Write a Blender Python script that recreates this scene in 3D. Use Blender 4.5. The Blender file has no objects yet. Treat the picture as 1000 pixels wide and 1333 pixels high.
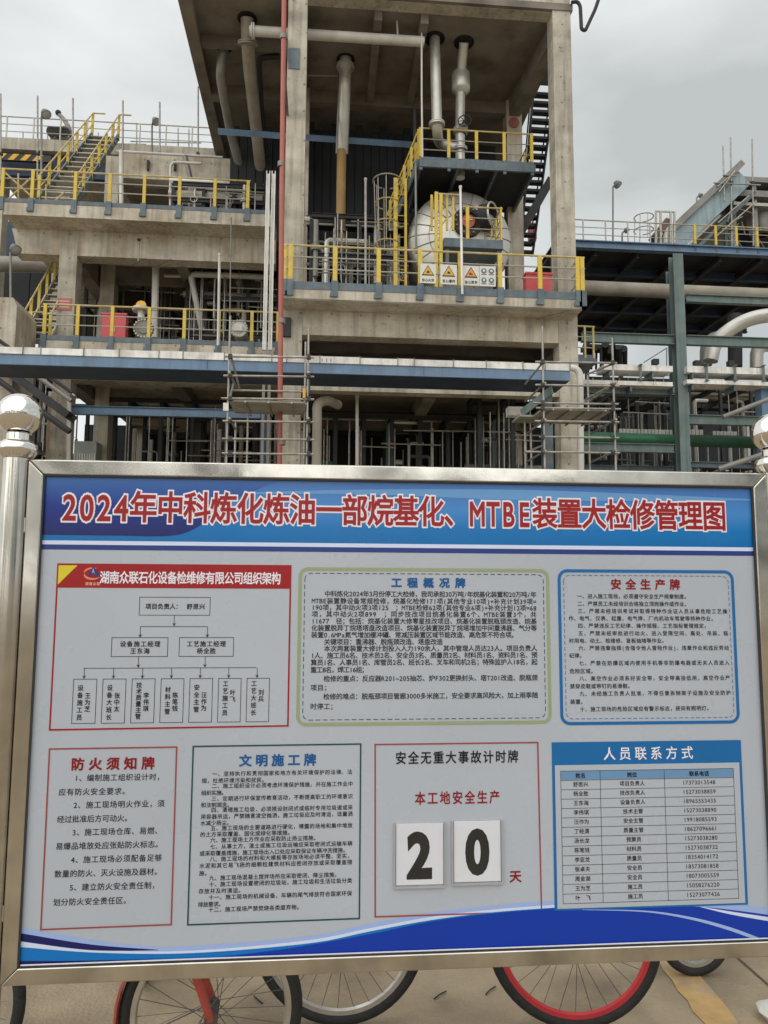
import bpy, math, random
from mathutils import Vector, Matrix
random.seed(7)
sc = bpy.context.scene
COL = sc.collection
V = Vector
# ------------------------------------------------------------------ camera
FPX, CX, CY = 963.0, 500.0, 666.5
psi, th, rho = math.radians(4.83), math.radians(5.96), 0.005
CAM = V((0, 0, 1.7))
Fw = V((math.sin(psi)*math.cos(th), math.cos(psi)*math.cos(th), math.sin(th)))
R0 = V((math.cos(psi), -math.sin(psi), 0)); U0 = R0.cross(Fw)
Rt = R0*math.cos(rho)+U0*math.sin(rho); Up = U0*math.cos(rho)-R0*math.sin(rho)
cd = bpy.data.cameras.new('camera'); cam = bpy.data.objects.new('camera', cd); COL.objects.link(cam)
cam.matrix_world = Matrix(((Rt.x, Up.x, -Fw.x, CAM.x), (Rt.y, Up.y, -Fw.y, CAM.y), (Rt.z, Up.z, -Fw.z, CAM.z), (0, 0, 0, 1)))
cd.sensor_fit = 'VERTICAL'; cd.sensor_height = 24; cd.lens = 24*FPX/1333.0
cd.clip_end = 2000; cd.clip_start = 0.05
sc.camera = cam

# ------------------------------------------------------------------ sky and sun (overcast)
SUN_EL, SUN_AZ = 46.0, 208.0        # degrees; azimuth clockwise from +Y: behind the camera, a little to its left
w = bpy.data.worlds.new('World'); sc.world = w; w.use_nodes = True
nt = w.node_tree; nt.nodes.clear()
def nn(tree, t, **k):
    n = tree.nodes.new(t)
    for a, b in k.items(): setattr(n, a, b)
    return n
out = nn(nt, 'ShaderNodeOutputWorld'); bg = nn(nt, 'ShaderNodeBackground')
sky = nn(nt, 'ShaderNodeTexSky', sky_type='NISHITA'); sky.sun_disc = False
sky.sun_elevation = math.radians(SUN_EL); sky.sun_rotation = math.radians(SUN_AZ)
sky.air_density = 1.0; sky.dust_density = 3.0
tc = nn(nt, 'ShaderNodeTexCoord')
mp = nn(nt, 'ShaderNodeMapping'); mp.inputs['Scale'].default_value = (1.0, 1.0, 2.6)
no = nn(nt, 'ShaderNodeTexNoise'); no.inputs['Scale'].default_value = 2.3; no.inputs['Detail'].default_value = 7; no.inputs['Roughness'].default_value = .5
cr = nn(nt, 'ShaderNodeValToRGB')
cr.color_ramp.elements[0].position = .12; cr.color_ramp.elements[0].color = (5.8, 6.1, 6.05, 1)
cr.color_ramp.elements[1].position = .70; cr.color_ramp.elements[1].color = (9.7, 9.95, 9.8, 1)
mx = nn(nt, 'ShaderNodeMix', data_type='RGBA'); mx.inputs[0].default_value = .9
nt.links.new(tc.outputs['Generated'], mp.inputs[0]); nt.links.new(mp.outputs[0], no.inputs['Vector'])
dt = nn(nt, 'ShaderNodeVectorMath', operation='DOT_PRODUCT'); dt.inputs[1].default_value = (-.42, -.12, .10)   # cloud thins towards the left
ad_ = nn(nt, 'ShaderNodeMath', operation='ADD'); nt.links.new(tc.outputs['Generated'], dt.inputs[0]); nm_ = nn(nt, 'ShaderNodeMath', operation='MULTIPLY_ADD'); nm_.inputs[1].default_value = 1.7; nm_.inputs[2].default_value = -.35; nt.links.new(no.outputs[0], nm_.inputs[0]); nt.links.new(nm_.outputs[0], ad_.inputs[0]); nt.links.new(dt.outputs['Value'], ad_.inputs[1])
nt.links.new(ad_.outputs[0], cr.inputs[0])
nt.links.new(sky.outputs[0], mx.inputs[6]); nt.links.new(cr.outputs[0], mx.inputs[7])
nt.links.new(mx.outputs[2], bg.inputs[0]); bg.inputs[1].default_value = 0.1
nt.links.new(bg.outputs[0], out.inputs[0])
sl = bpy.data.lights.new('sun', 'SUN'); sl.energy = 1.5; sl.angle = math.radians(110); sl.color = (1, .97, .92)
so = bpy.data.objects.new('sun', sl); COL.objects.link(so)
az, el = math.radians(SUN_AZ), math.radians(SUN_EL)
sd = V((math.sin(az)*math.cos(el), math.cos(az)*math.cos(el), math.sin(el)))
so.rotation_euler = (-sd).to_track_quat('-Z', 'Y').to_euler()
sc.view_settings.view_transform = 'Standard'; sc.view_settings.look = 'None'
sc.view_settings.gamma = 1; sc.view_settings.exposure = 0.0; sc.view_settings.use_curve_mapping = False
sc.cycles.max_bounces = 7; sc.cycles.diffuse_bounces = 3; sc.cycles.glossy_bounces = 3; sc.cycles.transparent_max_bounces = 6

# ------------------------------------------------------------------ helpers
def at(px, py, Y=None, Z=None, X=None):
    """where the sight line of a photo pixel meets a plane of the place"""
    d = Fw*FPX + Rt*(px-CX) + Up*(CY-py)
    if Y is not None: t = (Y-CAM.y)/d.y
    elif Z is not None: t = (Z-CAM.z)/d.z
    else: t = (X-CAM.x)/d.x
    return CAM + d*t
def lin(c):
    return tuple(((x/255)/12.92 if x/255 <= .04045 else (((x/255)+.055)/1.055)**2.4) for x in c)

def mat(name, col, rough=.6, metal=0, var=.12, scale=3, bump=0, bscale=40, streak=0, rand=0, spec=.5, patch=None, patch_amt=.5, patch_scale=1.2, lines=None, roughvar=0, holes=False, wave=0):
    m = bpy.data.materials.new(name); m.use_nodes = True
    t = m.node_tree; b = t.nodes['Principled BSDF']
    b.inputs['Roughness'].default_value = rough; b.inputs['Metallic'].default_value = metal
    b.inputs['Specular IOR Level'].default_value = spec
    L = t.links.new
    geo = nn(t, 'ShaderNodeNewGeometry'); pos = geo.outputs['Position']
    def noise(s, d=4, sc3=None):
        n = nn(t, 'ShaderNodeTexNoise'); n.inputs['Scale'].default_value = s; n.inputs['Detail'].default_value = d
        if sc3:
            mp = nn(t, 'ShaderNodeMapping'); mp.inputs['Scale'].default_value = sc3; L(pos, mp.inputs[0]); L(mp.outputs[0], n.inputs['Vector'])
        else: L(pos, n.inputs['Vector'])
        return n.outputs[0]
    def ramp(src, lo, hi, a, bb):
        r = nn(t, 'ShaderNodeMapRange'); r.inputs[1].default_value = lo; r.inputs[2].default_value = hi
        r.inputs[3].default_value = a; r.inputs[4].default_value = bb; L(src, r.inputs[0]); return r.outputs[0]
    def mul(c, f):
        n = nn(t, 'ShaderNodeMix', data_type='RGBA', blend_type='MULTIPLY'); n.inputs[0].default_value = 1
        L(c, n.inputs[6])
        cc = nn(t, 'ShaderNodeCombineColor'); [L(f, cc.inputs[i]) for i in range(3)]; L(cc.outputs[0], n.inputs[7]); return n.outputs[2]
    rgb = nn(t, 'ShaderNodeRGB'); rgb.outputs[0].default_value = (*col, 1); c = rgb.outputs[0]
    if patch:
        n = nn(t, 'ShaderNodeMix', data_type='RGBA'); L(ramp(noise(patch_scale, 6), .48, .66, 0, patch_amt), n.inputs[0]); L(c, n.inputs[6]); n.inputs[7].default_value = (*patch, 1); c = n.outputs[2]
    if var: c = mul(c, ramp(noise(scale, 6), .25, .75, 1-var, 1+var))
    if streak: c = mul(c, ramp(noise(2.2, 5, (3.5, 3.5, .22)), .45, .75, 1, 1-streak))
    if lines:   # board marks of the formwork
        wv = nn(t, 'ShaderNodeTexWave', wave_type='BANDS', bands_direction='Z'); wv.inputs['Scale'].default_value = lines; wv.inputs['Distortion'].default_value = .4
        L(pos, wv.inputs['Vector']); c = mul(c, ramp(wv.outputs[1], .0, .04, .82, 1))
    if holes:   # formwork tie holes and fine dark pitting
        sx_ = nn(t, 'ShaderNodeSeparateXYZ'); L(pos, sx_.inputs[0]); ad = nn(t, 'ShaderNodeMath', operation='ADD'); L(sx_.outputs[0], ad.inputs[0]); L(sx_.outputs[1], ad.inputs[1])
        cb = nn(t, 'ShaderNodeCombineXYZ'); L(ad.outputs[0], cb.inputs[0]); L(sx_.outputs[2], cb.inputs[1])
        vo = nn(t, 'ShaderNodeTexVoronoi', voronoi_dimensions='2D'); vo.inputs['Scale'].default_value = 1.15; vo.inputs['Randomness'].default_value = .15; L(cb.outputs[0], vo.inputs['Vector'])
        c = mul(c, ramp(vo.outputs['Distance'], .03, .045, .5, 1)); c = mul(c, ramp(noise(9, 8), .60, .72, 1, .72)); c = mul(c, ramp(noise(.45, 4), .3, .7, .84, 1.12))
    if rand:
        oi = nn(t, 'ShaderNodeObjectInfo'); c = mul(c, ramp(oi.outputs['Random'], 0, 1, 1-rand, 1+rand))
    L(c, b.inputs['Base Color'])
    if roughvar: L(ramp(noise(6, 5), .3, .7, max(.02, rough-roughvar), rough+roughvar), b.inputs['Roughness'])
    if wave:
        bw = nn(t, 'ShaderNodeBump'); bw.inputs['Strength'].default_value = wave; bw.inputs['Distance'].default_value = .02; L(noise(3.2, 2), bw.inputs['Height']); L(bw.outputs[0], b.inputs['Normal'])
    if bump:
        bp = nn(t, 'ShaderNodeBump'); bp.inputs['Strength'].default_value = bump; bp.inputs['Distance'].default_value = .02
        L(noise(bscale, 6), bp.inputs['Height']); L(bp.outputs[0], b.inputs['Normal'])
    return m
def plain(name, rgb255, rough=.45, k=1.0, var=.03):
    return mat(name, tuple(x*k for x in lin(rgb255)), rough, var=var, scale=5)

M = {}
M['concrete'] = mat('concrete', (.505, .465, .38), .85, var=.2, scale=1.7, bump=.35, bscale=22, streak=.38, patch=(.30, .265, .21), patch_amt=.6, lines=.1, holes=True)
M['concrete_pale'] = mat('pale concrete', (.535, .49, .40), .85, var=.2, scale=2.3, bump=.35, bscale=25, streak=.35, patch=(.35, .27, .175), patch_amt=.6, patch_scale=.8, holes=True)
M['soffit'] = mat('shaded soffit concrete', (.205, .18, .15), .9, var=.25, scale=1.1, bump=.3, bscale=12, patch=(.12, .102, .085), patch_amt=.7)  # concrete copy darkened in colour for undersides and shaded rear members
M['yellow'] = mat('yellow paint', (.70, .50, .05), .5, var=.16, scale=4, patch=(.34, .24, .11), patch_amt=.65, patch_scale=4, bump=.1)
M['rail'] = mat('galvanised rail', (.42, .40, .34), .45, .4, var=.2, scale=6)
M['yrail'] = mat('weathered yellow rail', (.52, .40, .13), .5, var=.25, scale=4, patch=(.45, .42, .34), patch_amt=.8, patch_scale=2)
M['steelblue'] = mat('blue grey steel paint', (.105, .145, .17), .5, var=.25, scale=3, streak=.25, patch=(.2, .19, .17), patch_amt=.4, patch_scale=5)
M['blue'] = mat('blue steel paint', (.14, .235, .36), .45, var=.16, scale=2, streak=.2, patch=(.12, .15, .2), patch_amt=.5)
M['darkblue'] = mat('shaded blue steel paint', (.03, .05, .095), .6, var=.3, scale=2)  # blue steel colour darkened for undersides and members in shade
M['teal'] = mat('grey green steel paint', (.13, .185, .18), .5, var=.2, scale=2.5, streak=.3, patch=(.2, .19, .16), patch_amt=.4, patch_scale=3)
M['white'] = mat('white tray cover', (.80, .78, .74), .5, var=.12, scale=3, streak=.25, rand=.12, patch=(.42, .39, .34), patch_amt=.5, patch_scale=2.5)
M['whitepipe'] = mat('white pipe paint', (.62, .60, .55), .45, var=.15, scale=2, patch=(.4, .36, .3), patch_amt=.5)
M['alu'] = mat('aluminium cladding', (.60, .585, .54), .42, .5, var=.18, scale=1.5, roughvar=.1, bump=.15, bscale=6, rand=.08)
M['greypipe'] = mat('grey pipe', (.24, .23, .21), .5, .3, var=.2, scale=2, patch=(.2, .17, .14), patch_amt=.5)
M['dullpipe'] = mat('dull insulated pipe', (.32, .29, .235), .6, .1, var=.2, scale=1.5, patch=(.2, .17, .13), patch_amt=.5)
M['orangepipe'] = mat('ochre pipe', (.36, .22, .075), .6, var=.2, scale=1.5, patch=(.40, .31, .17), patch_amt=.6)
M['greenpipe'] = mat('green pipe', (.03, .15, .075), .45, var=.2, scale=2)
M['red'] = mat('red pipe paint', (.42, .12, .09), .5, var=.15, scale=2, streak=.2)
M['redbox'] = mat('red box paint', (.60, .09, .10), .5, var=.08)
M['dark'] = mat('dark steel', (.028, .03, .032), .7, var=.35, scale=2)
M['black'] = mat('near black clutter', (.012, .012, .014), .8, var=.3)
M['cladding'] = mat('shade dark cladding', (.016, .019, .022), .8, var=.3, scale=1.2)  # near-black tone standing in for deep shade behind the frames
M['scaf'] = mat('scaffold tube', (.36, .35, .32), .42, .55, var=.25, scale=7, patch=(.22, .16, .11), patch_amt=.5, patch_scale=6)
M['coupler'] = mat('scaffold coupler', (.07, .065, .06), .6, .5, var=.3, scale=10)
M['plank'] = mat('scaffold plank', (.36, .36, .32), .6, .3, var=.2, scale=4, rand=.15)
M['stainless'] = mat('stainless steel', (.66, .63, .57), .13, 1, var=.16, scale=11, roughvar=.06, bump=.035, bscale=4, patch=(.50, .47, .41), patch_amt=.5, patch_scale=3, streak=.25)
M['mirror'] = mat('polished steel', (.80, .77, .72), .05, 1, var=.03)
M['rubber'] = mat('tyre rubber', (.022, .021, .02), .75, var=.3, scale=20, bump=.3, bscale=90)
M['chrome'] = mat('bicycle alloy', (.62, .61, .58), .3, .9, var=.15, scale=15)
M['spoke'] = mat('spoke steel', (.16, .15, .14), .4, .8, var=.1)
M['bikered'] = mat('bicycle red paint', (.42, .06, .045), .42, var=.2, scale=14, spec=.5, patch=(.2, .1, .07), patch_amt=.5, patch_scale=16)
M['redrim'] = mat('red rim', (.52, .035, .045), .35, var=.08, scale=12)
M['bikeblack'] = mat('bicycle black paint', (.02, .02, .024), .35, var=.1)
M['bikeblue'] = mat('bicycle blue paint', (.03, .08, .22), .35, var=.1)
M['ground'] = mat('yard concrete', (.36, .285, .19), .88, var=.25, scale=2.6, bump=.55, bscale=60, patch=(.20, .155, .105), patch_amt=.8, patch_scale=2.2, roughvar=.1)
M['lamp'] = mat('lamp housing', (.16, .16, .15), .5, .3)
M['glassgrey'] = mat('lamp lens', (.4, .42, .42), .2)
M['signwhite'] = mat('sign plate white', (.66, .65, .60), .45, var=.06, scale=9)
M['signyellow'] = mat('sign yellow', (.70, .40, .03), .45, var=.05)
M['signink'] = mat('sign ink', (.02, .02, .02), .5, var=0)
M['signorange'] = mat('sign orange', (.68, .26, .03), .45, var=0)
M['signblue'] = mat('sign blue grey', (.09, .16, .2), .5, var=0)
# the print on the board
M['vinyl'] = mat('print white', (.475, .515, .58), .28, var=.05, scale=2.2, spec=.5, roughvar=.07, wave=.12)
M['p_navy'] = plain('print navy', (16, 24, 92), .3, 1.1)
M['p_stripe'] = plain('print stripe white', (196, 205, 228), .3, 1.25)
M['p_stripe2'] = plain('print stripe blue', (32, 52, 118), .3, 1.3)
M['p_red'] = plain('print red', (160, 8, 18), .33, 1.0)
M['p_reddk'] = plain('print dark red', (142, 8, 26), .33, 1.0)
M['p_blue'] = plain('print blue', (12, 92, 150), .33, 1.35)
M['p_title_blue'] = plain('print heading blue', (10, 78, 136), .33, 1.3)
M['p_black'] = plain('print black', (18, 18, 26), .45, .8)
M['p_white'] = plain('print letter white', (205, 202, 210), .33, 1.45)
M['p_yel'] = plain('print yellow', (196, 180, 36), .33, 1.35)
M['p_olive'] = plain('print olive', (142, 154, 116), .33, 1.2)
M['p_green'] = plain('print dark green', (10, 68, 66), .33, 1.2)
M['p_brown'] = plain('print brown red', (140, 62, 60), .33, 1.3)
M['p_peri'] = plain('print periwinkle', (140, 162, 205), .33, 1.35)
M['p_royal'] = plain('print royal blue', (0, 52, 160), .28, 1.15)
M['p_cyan'] = plain('print cyan blue', (0, 100, 170), .3, 1.4)
M['p_tabhead'] = plain('print table head', (96, 134, 170), .33, 1.3)
M['card'] = mat('number card', (.80, .82, .88), .3, var=.03)
M['acrylic_edge'] = mat('acrylic edge', (.42, .42, .44), .15, var=.1, scale=30)
def header_mat():
    m = mat('print header blue', (0, 0, 0), .24, var=0, spec=.5, wave=.15, roughvar=.06); t = m.node_tree; b = t.nodes['Principled BSDF']
    g = nn(t, 'ShaderNodeNewGeometry'); s = nn(t, 'ShaderNodeSeparateXYZ'); t.links.new(g.outputs['Position'], s.inputs[0])
    r = nn(t, 'ShaderNodeMapRange'); r.inputs[1].default_value = 2.010-.181; r.inputs[2].default_value = 2.010; t.links.new(s.outputs[2], r.inputs[0])
    c = nn(t, 'ShaderNodeValToRGB'); e = c.color_ramp.elements
    k = 1.35
    e[0].position = 0; e[0].color = (*[x*k for x in lin((4, 96, 158))], 1)
    e[1].position = 1; e[1].color = (*[x*k for x in lin((58, 98, 160))], 1)
    n = e.new(.55); n.color = (*[x*k for x in lin((60, 122, 184))], 1)
    n = e.new(.25); n.color = (*[x*k for x in lin((12, 104, 168))], 1)
    t.links.new(r.outputs[0], c.inputs[0]); t.links.new(c.outputs[0], b.inputs['Base Color']); return m
M['p_header'] = header_mat()
def navy_fade():
    m = mat('print navy fade', (0, 0, 0), .28, var=0); t = m.node_tree; b = t.nodes['Principled BSDF']
    g = nn(t, 'ShaderNodeNewGeometry'); s = nn(t, 'ShaderNodeSeparateXYZ'); t.links.new(g.outputs['Position'], s.inputs[0])
    r = nn(t, 'ShaderNodeMapRange'); r.inputs[1].default_value = 2.010-.17; r.inputs[2].default_value = 2.010; t.links.new(s.outputs[2], r.inputs[0])
    c = nn(t, 'ShaderNodeValToRGB'); e = c.color_ramp.elements; k = 1.3
    e[0].color = (*[x*k for x in lin((16, 26, 88))], 1); e[1].color = (*[x*k for x in lin((56, 98, 162))], 1)
    n = e.new(.5); n.color = (*[x*k for x in lin((10, 40, 124))], 1); n = e.new(.82); n.color = (*[x*k for x in lin((38, 82, 150))], 1)
    t.links.new(r.outputs[0], c.inputs[0]); t.links.new(c.outputs[0], b.inputs['Base Color']); return m
M['p_navyfade'] = navy_fade()
def clear_mat():
    m = bpy.data.materials.new('clear acrylic'); m.use_nodes = True; t = m.node_tree; t.nodes.clear()
    o = nn(t, 'ShaderNodeOutputMaterial'); x = nn(t, 'ShaderNodeMixShader'); x.inputs[0].default_value = .03
    a = nn(t, 'ShaderNodeBsdfTransparent'); g = nn(t, 'ShaderNodeBsdfGlossy'); g.inputs['Roughness'].default_value = .08
    t.links.new(a.outputs[0], x.inputs[1]); t.links.new(g.outputs[0], x.inputs[2]); t.links.new(x.outputs[0], o.inputs[0]); return m
M['clear'] = clear_mat()

class MB:
    def __init__(s): s.v = []; s.f = []; s.sm = False
    def quad(s, pts):
        k = len(s.v); s.v += [tuple(p) for p in pts]; s.f.append(tuple(range(k, k+len(pts)))); return s
    def box(s, x0, x1, y0, y1, z0, z1):
        if x1 < x0: x0, x1 = x1, x0
        if y1 < y0: y0, y1 = y1, y0
        if z1 < z0: z0, z1 = z1, z0
        k = len(s.v)
        s.v += [(x0, y0, z0), (x1, y0, z0), (x1, y1, z0), (x0, y1, z0), (x0, y0, z1), (x1, y0, z1), (x1, y1, z1), (x0, y1, z1)]
        s.f += [tuple(k+i for i in q) for q in ((3, 2, 1, 0), (4, 5, 6, 7), (0, 1, 5, 4), (1, 2, 6, 5), (2, 3, 7, 6), (3, 0, 4, 7))]; return s
    def frame(s, p, q, up=(0, 0, 1)):
        d = (q-p).normalized(); u = V(up)
        if abs(d.dot(u)) > .99: u = V((0, 1, 0))
        a = d.cross(u).normalized(); b = a.cross(d).normalized(); return d, a, b
    def beam(s, p, q, w, h, up=(0, 0, 1)):
        p, q = V(p), V(q); d, a, b = s.frame(p, q, up); k = len(s.v)
        for c in (p, q):
            for i, j in ((-1, -1), (1, -1), (1, 1), (-1, 1)): s.v.append(tuple(c+a*(i*w/2)+b*(j*h/2)))
        s.f += [tuple(k+i for i in x) for x in ((0, 1, 2, 3), (7, 6, 5, 4), (0, 4, 5, 1), (1, 5, 6, 2), (2, 6, 7, 3), (3, 7, 4, 0))]; return s
    def ibeam(s, p, q, w, h, t=.02, up=(0, 0, 1)):
        p, q = V(p), V(q); d, a, b = s.frame(p, q, up)
        s.beam(p+b*(h/2-t/2), q+b*(h/2-t/2), w, t, up); s.beam(p-b*(h/2-t/2), q-b*(h/2-t/2), w, t, up); s.beam(p, q, t, h-2*t, up); return s
    def prism(s, poly, axis, a0, a1):
        """extrude a polygon given in the two other axes"""
        k = len(s.v); n = len(poly)
        for a in (a0, a1):
            for (u, v) in poly:
                s.v.append({'x': (a, u, v), 'y': (u, a, v), 'z': (u, v, a)}[axis])
        s.f.append(tuple(range(k, k+n))); s.f.append(tuple(range(k+2*n-1, k+n-1, -1)))
        for i in range(n): j = (i+1) % n; s.f.append((k+i, k+n+i, k+n+j, k+j))
        return s
    def pipe(s, pts, r, n=10, bend=0, caps=True):
        pts = [V(p) for p in pts]
        if bend and len(pts) > 2:
            o = [pts[0]]
            for i in range(1, len(pts)-1):
                a, b, c = pts[i-1], pts[i], pts[i+1]
                e = min(bend, (a-b).length*.49, (c-b).length*.49)
                p0 = b+(a-b).normalized()*e; p1 = b+(c-b).normalized()*e
                for k in range(7):
                    t = k/6; o.append(p0*(1-t)**2+b*2*t*(1-t)+p1*t*t)
            o.append(pts[-1]); pts = o
        k0 = len(s.v); s.sm = True; rr = r if isinstance(r, (list, tuple)) else [r]*len(pts)
        if len(rr) != len(pts): rr = [rr[min(len(rr)-1, int(i*len(rr)/len(pts)))] for i in range(len(pts))]
        prev = None
        for i, p in enumerate(pts):
            d = ((pts[min(i+1, len(pts)-1)]-pts[i]).normalized()+(pts[i]-pts[max(i-1, 0)]).normalized())
            d = d.normalized() if d.length > 1e-6 else V((0, 0, 1))
            if prev is None:
                u = V((0, 0, 1)) if abs(d.z) < .9 else V((0, 1, 0))
                a = d.cross(u).normalized()
            else: a = (prev-d*prev.dot(d)).normalized()
            prev = a; b = d.cross(a)
            for j in range(n):
                t = 2*math.pi*j/n; s.v.append(tuple(p+(a*math.cos(t)+b*math.sin(t))*rr[i]))
        for i in range(len(pts)-1):
            for j in range(n):
                s.f.append((k0+i*n+j, k0+i*n+(j+1) % n, k0+(i+1)*n+(j+1) % n, k0+(i+1)*n+j))
        if caps: s.f.append(tuple(k0+n-1-j for j in range(n))); s.f.append(tuple(k0+(len(pts)-1)*n+j for j in range(n)))
        return s
    def lathe(s, c, axis, prof, n=24, ang0=0, ang1=2*math.pi):
        """prof: (radius, distance along axis)"""
        c = V(c); d = V(axis).normalized(); u = V((0, 0, 1)) if abs(d.z) < .9 else V((1, 0, 0))
        a = d.cross(u).normalized(); b = d.cross(a); k = len(s.v); s.sm = True
        full = abs(ang1-ang0-2*math.pi) < 1e-6; m = n if full else n+1
        for r, h in prof:
            for j in range(m):
                t = ang0+(ang1-ang0)*j/n; s.v.append(tuple(c+d*h+(a*math.cos(t)+b*math.sin(t))*r))
        for i in range(len(prof)-1):
            for j in range(n):
                jj = (j+1) % n if full else j+1
                s.f.append((k+i*m+j, k+(i+1)*m+j, k+(i+1)*m+jj, k+i*m+jj))
        return s
    def torus(s, c, axis, R, r, n=32, m=8, a0=0, a1=2*math.pi):
        c = V(c); d = V(axis).normalized(); u = V((0, 0, 1)) if abs(d.z) < .9 else V((1, 0, 0))
        a = d.cross(u).normalized(); b = d.cross(a)
        pts = [c+(a*math.cos(a0+(a1-a0)*j/n)+b*math.sin(a0+(a1-a0)*j/n))*R for j in range(n+1)]
        return s.pipe(pts, r, m, caps=abs(a1-a0) < 6.28)
    def sphere(s, c, r, n=32, m=18):
        return s.lathe(c, (0, 0, 1), [(r*math.sin(math.pi*i/m)+1e-5, -r*math.cos(math.pi*i/m)) for i in range(m+1)], n)
    def build(s, name, material, parent=None, smooth=None):
        off = parent.get('_o') if parent else None
        ox, oy, oz = off if off else (0, 0, 0)
        me = bpy.data.meshes.new(name)
        me.from_pydata([(x-ox, y-oy, z-oz) for x, y, z in s.v] if off else s.v, [], s.f)
        me.materials.append(M[material] if isinstance(material, str) else material)
        if s.sm if smooth is None else smooth:
            me.polygons.foreach_set('use_smooth', [True]*len(me.polygons))
            try: me.set_sharp_from_angle(angle=math.radians(40))
            except Exception: pass
        o = bpy.data.objects.new(name, me); COL.objects.link(o)
        if parent: o.parent = parent; o['_o'] = (ox, oy, oz)
        return o

def tag(o, label=None, cat=None, group=None, kind=None):
    if label: o['label'] = label
    if cat: o['category'] = cat
    if group: o['group'] = group
    if kind: o['kind'] = kind
    return o
def thing(name, label, cat, loc=(0, 0, 0), rz=0, group=None):
    o = bpy.data.objects.new(name, None); COL.objects.link(o); o.empty_display_size = .1
    o.location = loc; o.rotation_euler = (0, 0, rz)
    if rz == 0: o['_o'] = tuple(loc)
    return tag(o, label, cat, group)
def copy_tree(o, parent=None):
    c = o.copy(); COL.objects.link(c)
    if parent: c.parent = parent
    for ch in [x for x in COL.objects if x.parent == o]: copy_tree(ch, c)
    return c
def solo(mb, name, material, label, cat, group=None): return tag(mb.build(name, material), label, cat, group)

def railing(th_, a, b, h=1.06, step=1.07, first=True, last=True, mids=2, clip=True, pw=.085, pm='yellow', rm='yrail', mm='rail', n=None, toe=True):
    """posts and rails between two points, every piece a part"""
    a, b = V(a), V(b); Ln = (b-a).length; n = n or max(1, round(Ln/step)); d = (b-a).normalized()
    for i in range(n+1):
        if (i == 0 and not first) or (i == n and not last): continue
        p = a+(b-a)*(i/n)
        MB().beam(p-V((0, 0, .02)), p+V((0, 0, h)), pw, .05, up=(0, 1, 0) if abs(d.x) > .5 else (1, 0, 0)).build('railing_post', pm, th_)
        if clip: MB().beam(p+V((0, -.04, -.36)) if abs(d.x) > .5 else p+V((-.04, 0, -.36)), p+V((0, -.04, .10)) if abs(d.x) > .5 else p+V((-.04, 0, .10)), .10, .06, up=(0, 1, 0)).build('post_bracket', 'steelblue', th_)
    MB().pipe([a+V((0, 0, h))-d*.06, b+V((0, 0, h))+d*.06], .027, 6).build('top_rail', rm, th_)
    for k in range(mids):
        z = h*(k+1)/(mids+1)
        MB().pipe([a+V((0, 0, z)), b+V((0, 0, z))], .018, 6).build('mid_rail', mm, th_)
    if toe: MB().beam(a+V((0, 0, .06)), b+V((0, 0, .06)), .012, .12).build('toe_board', 'steelblue', th_)

# ------------------------------------------------------------------ ground
g = MB(); NX = 30
g.quad([(-220, -150, 0), (220, -150, 0), (220, 400, 0), (-220, 400, 0)])
tag(g.build('ground', 'ground'), kind='structure')
jt = MB()
for x in (-4.4, 1.95, 7.6): jt.quad([(x, -3, .004), (x+.012, -3, .004), (x+.012, 14, .004), (x, 14, .004)])
for y in (4.35, 8.7): jt.quad([(-12, y, .0042), (12, y, .0042), (12, y+.012, .0042), (-12, y+.012, .0042)])
tag(jt.build('ground_joint', mat('joint filler', (.10, .085, .065), .9)), kind='structure')

# ------------------------------------------------------------------ CONCRETE TOWER (middle)
TY = 21.0
zs = at(600, 14, Y=TY).z                     # underside of the high floor
zp = at(560, 374, Y=20).z+.0                 # top of the railed deck (concrete edge top + channel)
xl = at(385, 200, Y=TY).x; xr = at(733, 300, Y=TY).x
TY2 = at(668, 152, Z=zs-.45).y; TY3 = TY2+6.2
tower = thing('concrete_tower', 'tall concrete frame tower with railed deck and high overhanging floor, middle of the plant', 'tower', (xl, TY, 0))
HW = .285
xr2 = at(667, 160, Y=TY2).x
for (x, y) in ((xl, TY), (xr, TY), (xl, TY2), (xr2, TY2), (xl, TY3), (xr2, TY3)):
    MB().box(x-HW, x+HW, y-HW, y+HW, 0, zs+8).build('column', 'concrete' if y == TY else 'concrete_pale', tower)
# high floor: slab, edge beams, secondary beams
xL = at(237, 0, Z=zs).x; YB = at(290, 235, Z=zs-.3).y
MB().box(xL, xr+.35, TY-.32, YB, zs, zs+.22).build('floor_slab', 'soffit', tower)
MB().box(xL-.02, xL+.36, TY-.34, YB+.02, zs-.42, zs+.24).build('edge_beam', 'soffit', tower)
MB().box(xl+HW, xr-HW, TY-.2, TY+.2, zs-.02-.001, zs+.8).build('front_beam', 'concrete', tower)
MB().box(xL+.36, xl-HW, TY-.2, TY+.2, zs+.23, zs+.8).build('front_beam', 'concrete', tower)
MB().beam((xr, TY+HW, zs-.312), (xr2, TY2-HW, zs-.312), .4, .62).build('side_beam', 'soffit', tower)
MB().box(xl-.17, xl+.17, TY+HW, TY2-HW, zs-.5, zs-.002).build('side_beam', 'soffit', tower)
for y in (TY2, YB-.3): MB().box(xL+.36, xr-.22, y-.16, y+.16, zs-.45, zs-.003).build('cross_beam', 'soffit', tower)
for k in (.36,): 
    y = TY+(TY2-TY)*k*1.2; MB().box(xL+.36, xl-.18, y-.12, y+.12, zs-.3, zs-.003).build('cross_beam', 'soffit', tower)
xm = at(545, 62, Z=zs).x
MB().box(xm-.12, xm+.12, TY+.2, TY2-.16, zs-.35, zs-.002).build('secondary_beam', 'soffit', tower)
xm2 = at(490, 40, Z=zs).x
MB().box(xm2-.12, xm2+.12, TY+.2, TY2-.16, zs-.35, zs-.002).build('secondary_beam', 'soffit', tower)
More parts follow.
